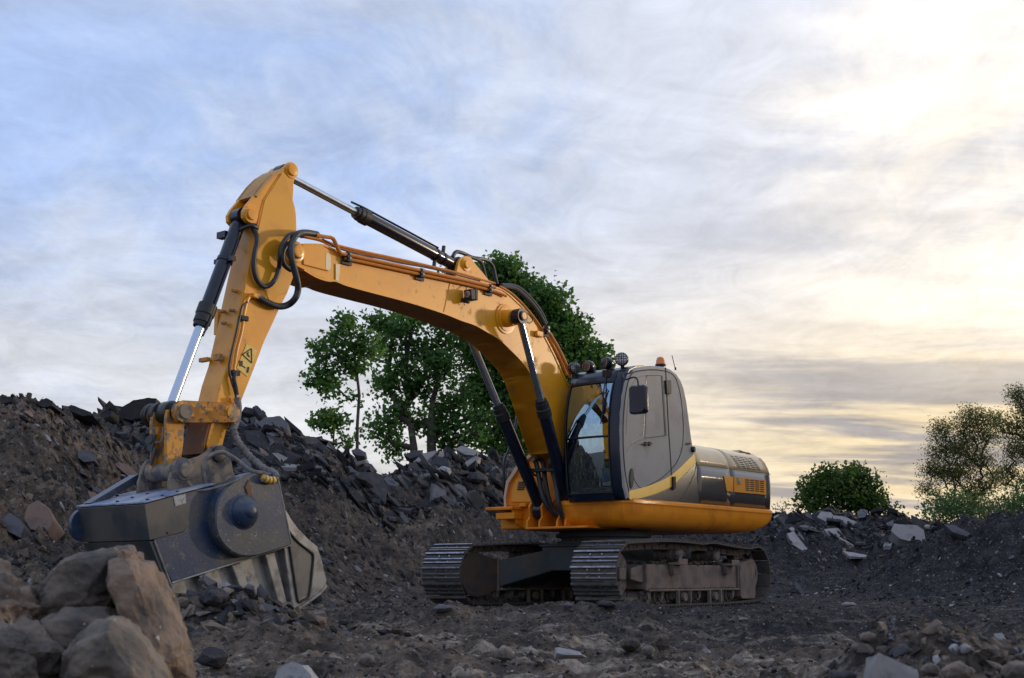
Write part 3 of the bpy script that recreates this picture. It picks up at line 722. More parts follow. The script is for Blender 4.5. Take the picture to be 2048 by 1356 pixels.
# roof, back and floor strip following the profile
ridx = list(range(9, len(prof)))
mb = MB()
rr_ = []
for y, ins in ((CY1-.07, .0), (CY0+.07, .0), (CY0+.02, .02), (CY0, .06)):
    rr_.append([(x, y, z) for x, z in inset_poly(prof, ins)][9:])
mb.loft(rr_, closed=False, caps=False); o = mb.build('cab_roof_and_back', M['cabgrey'], cab, smooth=40); s_ = o.modifiers.new('t', 'SOLIDIFY'); s_.thickness = .02
mb = MB(); fl = [p for p in prof if p[1] < 1.6]; mb.box((.25, (CY0+CY1)/2, 1.44), (1.7, CY1-CY0-.06, .04)); mb.build('cab_floor', M['grease'], cab)
# windscreen surround: front curve carried across, bowed forward in the middle
front = prof[0:10]
def fcurve(t):                    # t 0 bottom..1 top along the front edge
    k = t*(len(front)-1); i = min(int(k), len(front)-2); f = k-i
    return (front[i][0]*(1-f)+front[i+1][0]*f, front[i][1]*(1-f)+front[i+1][1]*f)
def fpt(t, v, off=0.0):            # v 0 near edge .. 1 far edge
    x, z = fcurve(t); bow = .11*(1-(2*v-1)**2); edge = -.05*(max(0, .08-v)/.08)**2-.06*(max(0, v-.92)/.08)**2
    return (x+bow*.8+edge+off, (CY1-.012)-(CY1-CY0-.02)*v, z)
def fpanel(t0, t1, v0, v1, name, mat, off=0.0, nt=10, nv=8, th=.02):
    mb = MB(); mb.loft([[fpt(t0+(t1-t0)*a/nt, v0+(v1-v0)*b/nv, off) for b in range(nv+1)] for a in range(nt+1)], closed=False, caps=False)
    o = mb.build(name, mat, cab, smooth=40); s_ = o.modifiers.new('t', 'SOLIDIFY'); s_.thickness = th; s_.offset = 0; s_.use_rim = (mat is not M['glass']); return o
fpanel(0, 1, 0, .155, 'front_pillar', M['cabdark']); fpanel(0, 1, .915, 1, 'front_pillar', M['cabdark'])
fpanel(0, .07, .155, .915, 'windscreen_sill', M['cabdark']); fpanel(.80, 1.0, .155, .915, 'windscreen_header', M['cabdark'])
fpanel(.409, .420, .155, .915, 'windscreen_bar', M['cabdark'], off=.008, nt=2)
fpanel(.07, .41, .155, .915, 'lower_windscreen', M['glass'], off=-.008, th=.006); fpanel(.42, .80, .155, .915, 'windscreen', M['glass'], off=-.002, th=.006)
# rubber line round the glass
mb = MB()
for v in (.16, .91): mb.tube([fpt(t, v, .012) for t in np.linspace(.07, .80, 16)], .009, 6)
for t in (.07, .80): mb.tube([fpt(t, v, .012) for v in np.linspace(.16, .91, 8)], .009, 6)
mb.build('windscreen_seal', M['seam'], cab)
# roof front edge, visor
mb = MB(); rf = [(1.06, 3.07), (.98, 3.15), (.85, 3.205), (.62, 3.24), (.62, 3.20), (.85, 3.16), (.96, 3.10)]
mb.prism(rf, CY0+.02, CY1-.03); mb.build('roof_front', M['cabdark'], cab, bevel=.01, smooth=0)
# far side of the cab: pillars and glass
mb = MB(); fp = [(1.16, 1.44), (1.22, 1.9), (1.22, 2.4), (1.0, 3.10), (.9, 3.10), (1.1, 2.4), (1.1, 1.9), (1.04, 1.44)]
mb.prism(fp, CY0+.02, CY0+.06); mb.prism([(-.5, 1.44), (-.62, 1.44), (-.4, 3.0), (-.2, 3.1), (-.3, 2.9)], CY0+.02, CY0+.06); mb.box((.3, CY0+.04, 1.62), (1.6, .04, .36)); mb.box((.3, CY0+.04, 3.1), (1.4, .04, .14))
mb.build('far_side_frame', M['cabdark'], cab, smooth=0)
mb = MB(); mb.box((.3, CY0+.035, 2.4), (1.5, .006, 1.3)); mb.build('far_side_window', M['glass'], cab, smooth=0)
# door seams and rear quarter seam on the near side
def seam(pts, r=.006, name='door_seam', y=CY1+.001, mat='seam', n=4):
    mb = MB(); mb.tube([(a, y, b) for a, b in spline(Pl(pts, CY1), n)], r, 6); return mb.build(name, M[mat], cab)
seam([(1258, 985), (1251, 950), (1247, 905), (1246, 860), (1247.5, 825), (1251, 790), (1256, 765), (1262, 750), (1270, 743.5), (1292, 740), (1312, 739.5), (1330, 742)], .0075)
seam([(1331, 735), (1333, 780), (1337, 860), (1341, 920), (1344, 978)], .0085)
seam([(1332, 742), (1345, 749), (1355, 766), (1363, 805), (1366.5, 855), (1364, 896), (1354.5, 922), (1343.5, 938)], .006)
seam([(1343, 938), (1322, 957), (1298, 970), (1282, 976), (1271, 964), (1265.5, 950), (1261, 941)], .005)
# shuttered window in the door: raised frame lines and a dark slot along its right edge
seam([(1262, 890), (1263, 885), (1275, 878), (1284, 873), (1287, 860), (1290, 800), (1293, 752)], .005, 'pressed_line', mat='silver')
seam([(1254, 905), (1256, 895), (1270, 885), (1289, 877), (1306, 873), (1329, 871)], .004, 'pressed_line', mat='silver')
seam([(1252, 870), (1256, 800), (1266, 765), (1280, 753), (1293, 751)], .004, 'pressed_line', mat='silver')
plate(Pl([(1293, 750.5), (1323, 750.5), (1331.5, 870.5), (1289.5, 876.5)], CY1), CY1+.004, .010, 'window_shutter', M['cabgrey'], cab, bevel=.004)
plate(Pl([(1321, 751), (1323.6, 751), (1331.5, 871), (1328.5, 871)], CY1), CY1+.010, .010, 'shutter_edge', M['seam'], cab)
mb = MB(); mb.tube([P3(1293, 751, CY1+.008), P3(1321, 751, CY1+.008)], .004, 6); mb.tube([P3(1289.5, 876, CY1+.008), P3(1329, 871, CY1+.008)], .003, 6); mb.build('shutter_seal', M['seam'], cab)
plate(Pl([(1328, 761), (1338, 761), (1339, 788), (1330, 788)], CY1), CY1+.018, .036, 'door_hinge', M['seam'], cab, bevel=.005)
plate(Pl([(1342.5, 954), (1347.5, 953), (1348, 978), (1342.5, 981)], CY1), CY1+.018, .036, 'door_hinge', M['seam'], cab, bevel=.005)
mb = MB(); a = P3(1289.5, 888, CY1); b = P3(1297, 887.5, CY1)
for q in (a, b): mb.cyl(q, (q[0], q[1]+.03, q[2]), .028, seg=14)
mb.tube([P3(1283, 888.5, CY1+.025), P3(1304, 887, CY1+.025)], .008, 6)
mb.build('door_handle', M['seam'], cab)
mb = MB(); c_ = P(1262, 957, CY1)
ov = [(c_[0]+.055*math.cos(a)-.012*math.sin(a), c_[1]+.135*math.sin(a)) for a in np.linspace(0, 2*PI, 24, endpoint=False)]
mb.prism(ov, CY1-.005, CY1+.010); mb.build('oval_vent', M['seam'], cab, bevel=.004, smooth=0)
ov2 = [(c_[0]+.035*math.cos(a)-.009*math.sin(a), c_[1]+.105*math.sin(a)) for a in np.linspace(0, 2*PI, 24, endpoint=False)]
mb = MB(); mb.prism(ov2, CY1+.008, CY1+.014); mb.build('vent_mesh', M['black'], cab, smooth=0)
mb = MB(); q = P3(1383, 899, CY1-.01); mb.cyl(q, (q[0]-.01, q[1]+.05, q[2]), .045, .04, seg=16); mb.build('rear_lamp', M['seam'], cab, bevel=.005)
plate(Pl([(1370, 888), (1373, 885.5), (1379, 885), (1381.5, 887), (1378, 889.5), (1372, 890)], CY1), CY1+.0, .02, 'vent_slot', M['seam'], cab)
# swoosh stripes on the lower door
top_ = [(1257, 982), (1275, 978), (1298, 971), (1320, 962.5), (1341, 951), (1357, 938), (1370, 925), (1380, 915), (1388, 907)]
bot_ = [(1391, 925), (1383, 934), (1371, 946), (1357, 960), (1341, 974), (1322, 983), (1303, 990), (1280, 996), (1258.5, 999)]
plate(Pl(spline(top_, 3)+spline(bot_, 3), CY1), CY1+.003, .008, 'yellow_stripe', M['decalyellow'], cab)
low_ = [(1396, 1006), (1258.5, 1001)]
plate(Pl(spline([(1258.6, 1000), (1280, 997.2), (1303, 991.2), (1322, 984.2), (1341, 975.2), (1357, 961.2), (1371, 947.2), (1383, 935.2), (1391.5, 926.2)], 3)+[(1395, 960), (1397, 1006.5)], CY1), CY1+.001, .008, 'dark_lower_panel', M['hoodgrey'], cab)
seam([(1356, 1004), (1368, 988), (1380, 966), (1389, 944), (1392, 925)], .006, 'panel_seam', y=CY1+.004)
# mirror
mb = MB(); yA, zA = PX(1257, 772, 1.33); yB, zB = PX(1291, 826, 1.33)
ym, zm = (yA+yB)/2, (zA+zB)/2; hw, hh = abs(yB-yA)/2, abs(zA-zB)/2
def rrect(cx, cz, w, h, r, n=5):
    p = []
    for sx, sz, a0 in ((1, 1, 0), (-1, 1, 90), (-1, -1, 180), (1, -1, 270)): p += arc((cx+sx*(w-r), cz+sz*(h-r)), r, a0, a0+90, n)
    return p
mb.loft([[(1.26, a, b) for a, b in rrect(ym, zm, hw, hh, .05)], [(1.32, a, b) for a, b in rrect(ym, zm, hw, hh, .05)], [(1.345, a, b) for a, b in rrect(ym, zm, hw*.86, hh*.9, .05)]])
mir = mb.build('mirror', M['cabdark'], cab, smooth=40)
mb = MB(); mb.tube(spline([fpt(.95, .10, .03), (1.30, ym-.2, zm+hh+.10), (1.31, ym-.05, zm+hh+.11), (1.30, ym, zm+hh+.05), (1.30, ym, zm+hh*.2)], 5), .011, 8); mb.build('mirror_arm', M['seam'], mir)
# wiper
mb = MB(); mb.tube([fpt(.92, .30, .04), fpt(.70, .255, .045), fpt(.56, .235, .04)], .010, 6); mb.tube([fpt(.73, .22, .03), fpt(.49, .262, .03)], .009, 6); mb.box(fpt(.93, .30, .03), (.06, .12, .10)); mb.build('wiper', M['seam'], cab)
# interior: seat, consoles, levers
it = empty('cab_interior', parent=exc)
mb = MB(); mb.box((-.05, .68, 1.92), (.5, .5, .14)); mb.box((-.28, .68, 2.28), (.14, .48, .66), Matrix.Rotation(-.12, 3, 'Y')); mb.box((-.33, .68, 2.72), (.1, .28, .2)); mb.build('seat', material('dark_seat_fabric', (.03, .035, .045), .8), it, bevel=.04)
mb = MB(); mb.box((.15, .36, 1.90), (.6, .16, .35)); mb.box((.15, 1.0, 1.90), (.6, .16, .35)); mb.box((.85, .28, 2.0), (.14, .1, .5)); mb.build('console', M['grease'], it, bevel=.02)
mb = MB()
for y in (.58, .70): mb.tube([(.9, y, 1.5), (.78, y, 1.82), (.72, y, 2.15)], .014, 8)
for y in (.36, 1.0): mb.tube([(.38, y, 2.05), (.40, y, 2.22)], .02, 8)
mb.build('control_lever', material('grey_lever', (.35, .37, .4), .4, .5), it)
mb = MB(); mb.box((.92, .40, 1.78), (.05, .14, .22)); mb.build('monitor', material('light_blue_grey_screen', (.25, .33, .42), .4), it, bevel=.01)
# roof lamps
def worklamp(loc, az, r=.085, tilt=0.0, name='work_lamp'):
    e = empty(name, parent=exc); e.location = loc; e.rotation_euler = (0, tilt, az)
    mb = MB(); mb.lathe((-.09, 0, 0), (.05, 0, 0), [(0, .02), (0, r*.55), (.05, r*.93), (.09, r), (.13, r), (.14, r*.94)], 24); mb.box((-.03, 0, -r-.02), (.03, .05, .06)); mb.build('lamp_body', M['cabdark'], e, smooth=35)
    mb = MB(); mb.lathe((.047, 0, 0), (.06, 0, 0), [(0, r*.88), (.004, r*.88), (.010, r*.5)], 24); mb.build('lamp_lens', M['lamplens'], e)
    mb = MB()
    for k in range(-2, 3):
        w = math.sqrt(max(0, r*r-(k*r*.36)**2)); mb.tube([(.07, -w, k*r*.36), (.075, 0, k*r*.36), (.07, w, k*r*.36)], .0035, 4); mb.tube([(.07, k*r*.36, -w), (.075, k*r*.36, 0), (.07, k*r*.36, w)], .0035, 4)
    mb.build('lamp_guard', M['wire'], e); return e
for px_, py_, xx, az, rr in ((1148, 736, .92, 1.1, .082), (1177, 733, .90, -.1, .085), (1214, 726.5, .88, -.35, .085), (1244, 719, .86, .42, .092)):
    y_, z_ = PX(px_, py_, xx); worklamp((xx, y_, z_), az, rr)
mb = MB(); y0, z0 = PX(1150, 752, .88); y1, z1 = PX(1250, 737, .85); mb.tube([(.88, y0, z0), (.87, (y0+y1)/2, (z0+z1)/2+.01), (.85, y1, z1)], .014, 6); mb.build('lamp_bar', M['seam'], exc)
# beacon and aerial
bc = empty('beacon', parent=exc); q = P3(1321, 731, .75); bc.location = (q[0], q[1], q[2]-.01)
mb = MB(); mb.lathe((0, 0, 0), (0, 0, .2), [(0, .075), (.02, .08), (.03, .07)], 20); mb.build('beacon_base', M['seam'], bc)
mb = MB(); mb.lathe((0, 0, .03), (0, 0, .2), [(0, .068), (.05, .062), (.09, .05), (.105, .03), (.11, .01)], 20); mb.build('beacon_dome', M['amber'], bc)
mb = MB(); a = P3(1351, 740, .7); b = P3(1344, 711, .7); mb.tube([a, b], .006, 6); mb.cyl(a, (a[0], a[1], a[2]+.04), .014, seg=10); mb.build('aerial', M['seam'], exc)

# ---------------------------------------------------------------- boom
BY0, BY1 = -.37, .12
boom = empty('boom', parent=exc)
T = [(604, 487), (642, 487.5), (661, 494), (691, 507), (724, 516.5), (780, 527), (841, 539), (880, 547.5), (930, 558.5), (977, 570), (1007, 578.5), (1033, 600), (1063, 630), (1086.5, 664.5), (1110, 709), (1134, 763)]
B = [(608, 541), (630, 554), (648, 561), (661, 563.5), (672, 563.5), (695, 572.5), (752, 588), (820, 606), (886, 627), (924, 642), (948, 650), (968.5, 661), (998, 679), (1021, 700), (1045, 725), (1063, 752), (1076, 785), (1090, 830), (1103, 872), (1116, 905)]
tp = spline(Pl(T, BY1), 4)+[(.62, 2.85), (.36, 2.45), (.12, 2.08)]; bp_ = spline(Pl(B, BY1), 4)+[(.75, 1.88), (.35, 1.72)]
def resample(path, n):
    d = [0]
    for a, b in zip(path, path[1:]): d.append(d[-1]+math.dist(a, b))
    return [(float(np.interp(d[-1]*i/(n-1), d, [p[0] for p in path])), float(np.interp(d[-1]*i/(n-1), d, [p[1] for p in path]))) for i in range(n)]
foot = arc((.12, 1.88), .20, 90, 270, 8)
mb = MB(); mb.prism(tp+foot+bp_[::-1], BY0+.012, BY1-.012); o = mb.build('boom_box', M['yellow'], boom, smooth=25)
# flanges: top and bottom plates standing a little proud of the webs
def ribbon(path, y0, y1, t, name, mat, parent, out=1):
    mb = MB(); n = len(path); r = []
    for k in range(n):
        a = np.array(path[max(0, k-1)]); b = np.array(path[min(n-1, k+1)]); d = (b-a)/np.linalg.norm(b-a); nn = np.array([d[1], -d[0]])*out; p = np.array(path[k]); q = p+nn*t
        r.append([(p[0], y0, p[1]), (p[0], y1, p[1]), (q[0], y1, q[1]), (q[0], y0, q[1])])
    mb.loft(r); return mb.build(name, mat, parent, smooth=25)
ribbon(tp, BY0, BY1, .022, 'top_flange', M['yellow'], boom, -1); ribbon(bp_, BY0, BY1, .022, 'bottom_flange', M['yellow'], boom, 1)
# nose cheeks with pin bosses
nose = Pl([(642, 489.5), (604, 488), (590, 487)], BY1)+[tuple(v) for v in Pl([(580, 489), (571, 496), (568.5, 505), (571, 515), (578, 523), (590, 530), (612, 541), (634, 552), (657, 561), (659, 545), (660, 505)], BY1)]
for y0 in (BY1-.075, BY0+.005):
    mb = MB(); mb.prism(nose, y0, y0+.07); mb.build('nose_cheek', M['yellow'], boom, bevel=.008, smooth=0)
mb = MB(); pc = P(592.5, 503.5, BY1+.02); mb.lathe((pc[0], BY1-.01, pc[1]), (pc[0], BY1+.2, pc[1]), [(0, .12), (.035, .118), (.04, .105), (.042, .075), (.08, .072), (.085, .06), (.085, .03)], 28)
mb.build('nose_pin', M['yellow'], boom, smooth=30)
mb = MB(); mb.lathe((pc[0], BY0+.01, pc[1]), (pc[0], BY0-.2, pc[1]), [(0, .12), (.035, .118), (.04, .075), (.08, .072), (.085, .03)], 28); mb.build('nose_pin', M['yellow'], boom, smooth=30)
mb = MB(); mb.lathe((pc[0], BY1+.03, pc[1]), (pc[0], BY1+.1, pc[1]), [(0, .083), (.012, .083)], 28); mb.build('pin_seal', M['grease'], boom)
plate(Pl([(604, 489), (642, 490.5), (655, 499), (658, 508), (658, 540), (655, 542), (606, 529.5)], BY1), BY1+.004, .018, 'cover_plate', M['yellow'], boom, bevel=.006)
plate(Pl([(650.5, 506), (657, 508), (660, 515), (660, 537), (656, 541.5), (649.5, 539)], BY1), BY1+.014, .004, 'ivory_marking', M['ivory'], boom)
plate(Pl([(671.3, 527), (680, 529), (678.2, 562), (671.3, 560)], BY1), BY1+.000, .004, 'ivory_marking', M['ivory'], boom)
mb = MB(); mb.tube([P3(900.5, 563, BY1-.010), P3(894, 595, BY1-.010), P3(887, 626, BY1-.010)], .007, 5); mb.build('weld_seam', M['yellow'], boom)
# boom cylinder cross boss
bc0 = P(1040, 633, .36)
mb = MB(); q = P(1013, 640, BY1)
eye = (bc0[0], bc0[1])
mb.lathe((eye[0], BY1-.02, eye[1]), (eye[0], BY1+.2, eye[1]), [(0, .20), (.024, .20), (.026, .165), (.036, .165), (.038, .115), (.13, .112), (.14, .09)], 30)
mb.lathe((eye[0], BY0+.02, eye[1]), (eye[0], BY0-.2, eye[1]), [(0, .20), (.024, .20), (.026, .165), (.036, .165), (.038, .115), (.13, .112), (.14, .09)], 30)
mb.build('cylinder_boss', M['yellow'], boom, smooth=30)
# lug for the dipper cylinder on top of the boom
lg = Pl([(910, 553), (917, 524), (922, 516), (932, 511.5), (942, 515), (948, 525), (966, 546), (985, 571)], -.02)
for y0 in (-.06, -.24):
    mb = MB(); mb.prism(lg, y0, y0+.045); mb.build('cylinder_lug', M['yellow'], boom, bevel=.006, smooth=0)
ap = P(933.5, 529, 0.0)
mb = MB(); mb.lathe((ap[0], -.26, ap[1]), (ap[0], .03, ap[1]), [(0, .05), (0, .085), (.26, .085), (.262, .055), (.29, .055), (.29, .02)], 24); mb.build('lug_pin', M['yellow'], boom, smooth=30)
# small work lamp on the boom side
lb = empty('boom_lamp', parent=boom); q = P3(940, 590, BY1+.10)
mb = MB(); mb.box((q[0]+.0, q[1], q[2]), (.10, .12, .14), Matrix.Rotation(.15, 3, 'Y')); mb.box((q[0]-.06, q[1]+.0, q[2]+.01), (.05, .13, .15)); mb.cyl((q[0]+.02, BY1-.02, q[2]-.05), (q[0]+.02, BY1+.10, q[2]-.09), .03, seg=10)
mb.build('lamp_body', M['seam'], lb, bevel=.012)
mb = MB(); mb.cyl((q[0]+.045, q[1]+.005, q[2]), (q[0]+.06, q[1]+.005, q[2]), .045, seg=16); mb.build('lamp_lens', M['lamplens'], lb)
mb = MB(); mb.tube(spline([P3(934, 566, BY1), P3(932, 578, BY1+.05), P3(933, 590, BY1+.1), (q[0]+.02, q[1], q[2]-.02)], 5), .006, 6); mb.tube(spline([P3(932, 585, BY1+.08), P3(927, 600, BY1+.05), P3(929, 610, BY1+.02)], 5), .005, 6); mb.build('lamp_wire', M['hose'], lb)
# steel pipes along the top edge
PY = BY1+.025
def pipe(pts, y, r, name='steel_pipe', mat='pipe', parent=boom, n=4, seg=8):
    mb = MB(); ps = spline([(*P(a, b, yy), yy) for (a, b), yy in zip(pts, y if hasattr(y, '__len__') else [y]*len(pts))], n)
    mb.tube([(p[0], p[2], p[1]) for p in ps], r, seg); return mb.build(name, M[mat], parent)
pipe([(632, 470.5), (650, 473.5), (664, 476), (670, 484), (676, 498), (683, 507), (700, 510), (730, 517), (841, 541), (930, 561), (990, 575)], PY+.01, .023)
pipe([(690, 517), (730, 525), (841, 549), (930, 568), (990, 583), (1012, 592)], PY-.0, .020)
pipe([(604, 473), (640, 479), (672, 490), (720, 502), (800, 519), (866, 534), (930, 550), (985, 566)], BY1-.14, .017)
pipe([(604, 473), (640, 481), (672, 494), (760, 514), (860, 534), (940, 551), (990, 567)], BY1-.26, .017)
pipe([(645, 478), (660, 487), (678, 497), (720, 510), (760, 517), (800, 526), (866, 538), (960, 562)], BY1-.05, .010, 'cable', 'hose')
pipe([(1000, 573), (1020, 585), (1040, 603), (1062, 628), (1078, 650), (1088, 668)], BY1-.0, .018)
pipe([(1088, 654), (1100, 668), (1108, 682), (1114, 692), (1128, 720), (1143, 755)], BY1-.02, .026)
pipe([(1088, 664), (1098, 676), (1105, 690), (1120, 718), (1134, 750)], BY1-.22, .022)
pipe([(1003, 572), (1030, 577), (1055, 598), (1075, 622), (1090, 650)], BY1-.04, .030, 'hydraulic_hose', 'hose')
pipe([(1003, 570), (1034, 574), (1060, 596), (1080, 622), (1092, 648)], BY1-.20, .030, 'hydraulic_hose', 'hose')
for px_, py_ in ((697, 514), (843, 546), (980, 577), (1094, 660)):
    q = P3(px_, py_, PY+.01)
    mb = MB(); mb.box(q, (.07, .05, .11)); mb.box((q[0], q[1]-.03, q[2]-.04), (.16, .012, .10)); mb.build('pipe_clamp', M['seam'], boom, bevel=.008)
    mb = MB(); mb.cyl((q[0], q[1]+.02, q[2]+.03), (q[0], q[1]+.04, q[2]+.03), .016, seg=6); mb.cyl((q[0], q[1]+.02, q[2]-.02), (q[0], q[1]+.04, q[2]-.02), .016, seg=6); mb.build('clamp_bolt', M['silver'], boom)
mb = MB(); q = P3(1078, 668, BY1+.02); mb.box(q, (.14, .05, .08)); mb.build('pipe_bracket', M['yellow'], boom, bevel=.01)
q = P3(1030, 640, BY1+.2); pipe([(1048, 628), (1060, 630), (1066, 640), (1058, 646), (1050, 641)], BY1+.1, .008, 'grease_line', 'hose')

# ---------------------------------------------------------------- hydraulic cylinders
def cylinder(name, A, Bp, split, rb, rr, rg, eyeA=.11, eyeB=.10, eyew=.12, parent=exc, gl=.22, stub=True):
    """A barrel end, Bp rod end, split = share of the length taken by the barrel"""
    e = empty(name, parent=parent); A, Bp = Vector(A), Vector(Bp); d = (Bp-A); Ln = d.length; d.normalize(); S = Ln*split
    mb = MB(); mb.lathe(A, A+d*S, [(.06, rb*.7), (.13, rb), (S-gl, rb)], 28)
    mb.lathe((A.x, A.y-eyew/2, A.z), (A.x, A.y+eyew/2, A.z), [(0, .04), (0, eyeA), (eyew, eyeA), (eyew, .04)], 24); mb.build('cylinder_barrel', M['cylblack'], e, smooth=30)
    mb = MB(); mb.lathe(A, A+d*S, [(S-gl-.01, rb), (S-gl, rg), (S-gl*.55, rg), (S-gl*.5, rg*.92), (S-.05, rg*.92), (S-.045, rg*.8), (S, rg*.78)], 28)
    for k in range(8):
        q = (d.orthogonal().normalized()); q = Quaternion(d, 2*PI*k/8) @ q
        mb.cyl(A+d*(S-.05)+q*rg*.72, A+d*(S-.028)+q*rg*.72, .012, seg=6)
    mb.build('cylinder_gland', M['black'], e, smooth=30)
    mb = MB(); mb.cyl(A+d*(S-.02), Bp-d*(eyeB*.7), rr, seg=80); mb.build('cylinder_rod', M['chrome'], e, smooth=0)
    mb = MB(); mb.lathe((Bp.x, Bp.y-eyew/2, Bp.z), (Bp.x, Bp.y+eyew/2, Bp.z), [(0, .04), (0, eyeB), (eyew, eyeB), (eyew, .04)], 24); mb.build('rod_eye', M['cylblack'], e, smooth=30)
    return e, A, Bp, d
Cc = -.125
# dipper cylinder over the boom
A = P3(912, 531.5, Cc); Bq = P3(566, 347.5, Cc)
e, A_, B_, d_ = cylinder('dipper_cylinder', A, Bq, .615, .077, .044, .095, gl=.20)
for t, s_ in ((.27, 1), (.40, -1)):
    q = A_+d_*t; n_ = Vector((-d_.z, 0, d_.x)); n_ = n_ if n_.z > 0 else -n_
    mb = MB(); mb.cyl(q+n_*.06*s_, q+n_*.17*s_, .026, seg=12); mb.lathe(q-d_*.02, q+d_*.02, [(0, .084), (.04, .084)], 24); mb.build('port_stub', M['cylblack'], e)
mb = MB(); n_ = Vector((-d_.z, 0, d_.x)); n_ = n_ if n_.z > 0 else -n_
mb.tube([A_+d_*.4+n_*.09+Vector((0, .03, 0)), A_+d_*1.0+n_*.092+Vector((0, .03, 0)), A_+d_*1.75+n_*.092+Vector((0, .03, 0)), A_+d_*1.95+n_*.08+Vector((0, .03, 0))], .014, 8); mb.build('cylinder_pipe', M['cylblack'], e)
# boom cylinders, near and far
footx, footz = .93, 1.31
for side, yy in ((1, .345), (-1, -.595)):
    e, A_, B_, d_ = cylinder('boom_cylinder', (footx, (-.39 if side < 0 else .09), footz), (eye[0], yy, eye[1]), .58, .082, .048, .098, eyeA=.12, eyeB=.105, eyew=.13, gl=.24)
    mb = MB(); mb.cyl((B_.x, yy+.065, B_.z), (B_.x, yy+.085, B_.z), .062, seg=20); mb.cyl((B_.x, yy+.08, B_.z), (B_.x, yy+.092, B_.z), .045, seg=20, mi=1); mb.build('eye_pin', [M['black'], M['yellow']], e)
    w_ = Vector((d_.z, 0, -d_.x)); w_ = w_ if w_.x < 0 else -w_
    mb = MB(); pts = [A_+d_*1.42+w_*.09, A_+d_*1.40+w_*.115, A_+d_*1.0+w_*.115, A_+d_*.55+w_*.115, A_+d_*.48+w_*.15, A_+d_*.42+w_*.24, A_+d_*.30+w_*.28]
    mb.tube(pts, .016, 8); mb.build('cylinder_pipe', M['cylblack'], e)
# hoses at the foot of the boom
def hose3(pts, r, name='hydraulic_hose', mat='hose', parent=exc, n=6, seg=10):
    mb = MB(); mb.tube(spline(pts, n), r, seg); return mb.build(name, M[mat], parent)
hose3([P3(1072, 917, -.30), P3(1080, 918, -.28), P3(1087, 930, -.25), P3(1090, 960, -.2), P3(1098, 1000, -.15), P3(1108, 1022, -.1), P3(1125, 1030, .0)], .035)
hose3([P3(1067, 919, -.33), P3(1072, 925, -.32), P3(1077, 950, -.28), P3(1085, 990, -.2), P3(1095, 1012, -.15), P3(1112, 1032, -.1)], .035)
hose3([P3(1112, 915, .0), P3(1104, 916, .0), P3(1101, 926, .0), P3(1106, 945, .0), P3(1113, 975, .05), P3(1118, 1010, .1), P3(1125, 1036, .1)], .034)
mb = MB(); mb.box(P3(1082, 940, -.22), (.10, .30, .05)); mb.box(P3(1107, 940, .02), (.1, .16, .05)); mb.build('hose_clamp', M['seam'], exc, bevel=.006)
hose3([P3(932, 512, -.13), P3(945, 515, -.13), P3(960, 522, -.13), P3(966, 535, -.13), P3(970, 552, -.13), P3(974, 565, -.13)], .026)
hose3([P3(905, 514, -.16), P3(912, 504, -.16), P3(925, 506, -.16), P3(945, 515, -.18), P3(972, 520, -.2), P3(985, 532, -.2), P3(990, 552, -.2), P3(994, 568, -.2)], .026)

# ---------------------------------------------------------------- dipper arm
DY0, DY1 = -.285, .035
dip = empty('dipper_arm', parent=exc)
body = [(572, 334), (579, 327), (587, 326.5), (593, 331), (594.5, 340), (592, 349), (587.5, 366), (587, 385), (586, 400), (590.5, 415), (592.5, 430), (593.5, 463), (593.5, 500), (591, 530), (586, 556), (575, 586), (562.7, 610), (556, 624),
        (545, 648), (529.5, 681), (505.6, 744), (484.5, 797), (474, 826), (463, 846), (453, 860), (447, 884), (441, 905), (420, 912), (413, 890), (418, 866), (424, 836), (431, 812), (442, 766), (455, 727), (465, 682), (475, 637), (483, 598), (492, 556), (500, 521), (509, 478), (515, 448), (520, 425), (527, 399), (545, 370), (563, 344)]
bodyp = Pl(body, DY1)
mb = MB(); mb.prism(bodyp, DY0, DY1); mb.build('arm_box', M['yellow'], dip, bevel=.008, smooth=0)
# raised doubler plates on the near side (tapered reinforcement)
inner = Pl([(563, 347), (570, 352), (584, 395), (588, 430), (589.5, 470), (589, 520), (581, 550), (574, 585), (560, 590), (541, 606), (523, 572), (512, 545), (502, 522), (512, 478), (518, 448), (529, 400)], DY1)
mb = MB(); mb.prism(inner, DY1-.01, DY1+.007); mb.build('reinforcing_plate', material('amber_yellow_paint', (.68, .315, .008), .36, var=(.61, .27, .008), vscale=2, coat=.15), dip, bevel=.005, smooth=0)
# lug plates carrying the bucket cylinder
lug = Pl([(563, 344), (543, 349), (527, 365), (507, 392), (491, 411), (484.5, 423), (485, 436), (493, 445), (504, 447), (515, 449), (527, 400)], .01)
lug2 = lug
for y0 in (DY1-.055, DY0+.01):
    mb = MB(); mb.prism(lug, y0, y0+.045); mb.build('cylinder_lug', M['yellow'], dip, bevel=.006, smooth=0)
# top plate between the lugs
tpl = Pl([(572, 334), (560, 338), (543, 349), (527, 365), (507, 392), (511, 396), (530, 370), (546, 354), (563, 345)], .01)
mb = MB(); mb.prism(tpl, DY0-.01, DY1+.01); mb.build('top_plate', material('dull_ochre_paint', (.46, .23, .035), .5, var=(.36, .19, .05), vscale=6), dip, bevel=.004, smooth=0)
mb = MB(); pc = P(585, 340, DY1+.02); mb.lathe((pc[0], DY1-.02, pc[1]), (pc[0], DY1+.1, pc[1]), [(0, .095), (.03, .092), (.032, .066), (.06, .064), (.062, .05), (.066, .03)], 26); mb.build('top_pin', M['yellow'], dip, smooth=30)
pl_ = P(499, 430, .02); mb = MB(); mb.lathe((pl_[0], DY1-.03, pl_[1]), (pl_[0], DY1+.1, pl_[1]), [(0, .095), (.045, .092), (.047, .06), (.07, .058), (.072, .03)], 26)
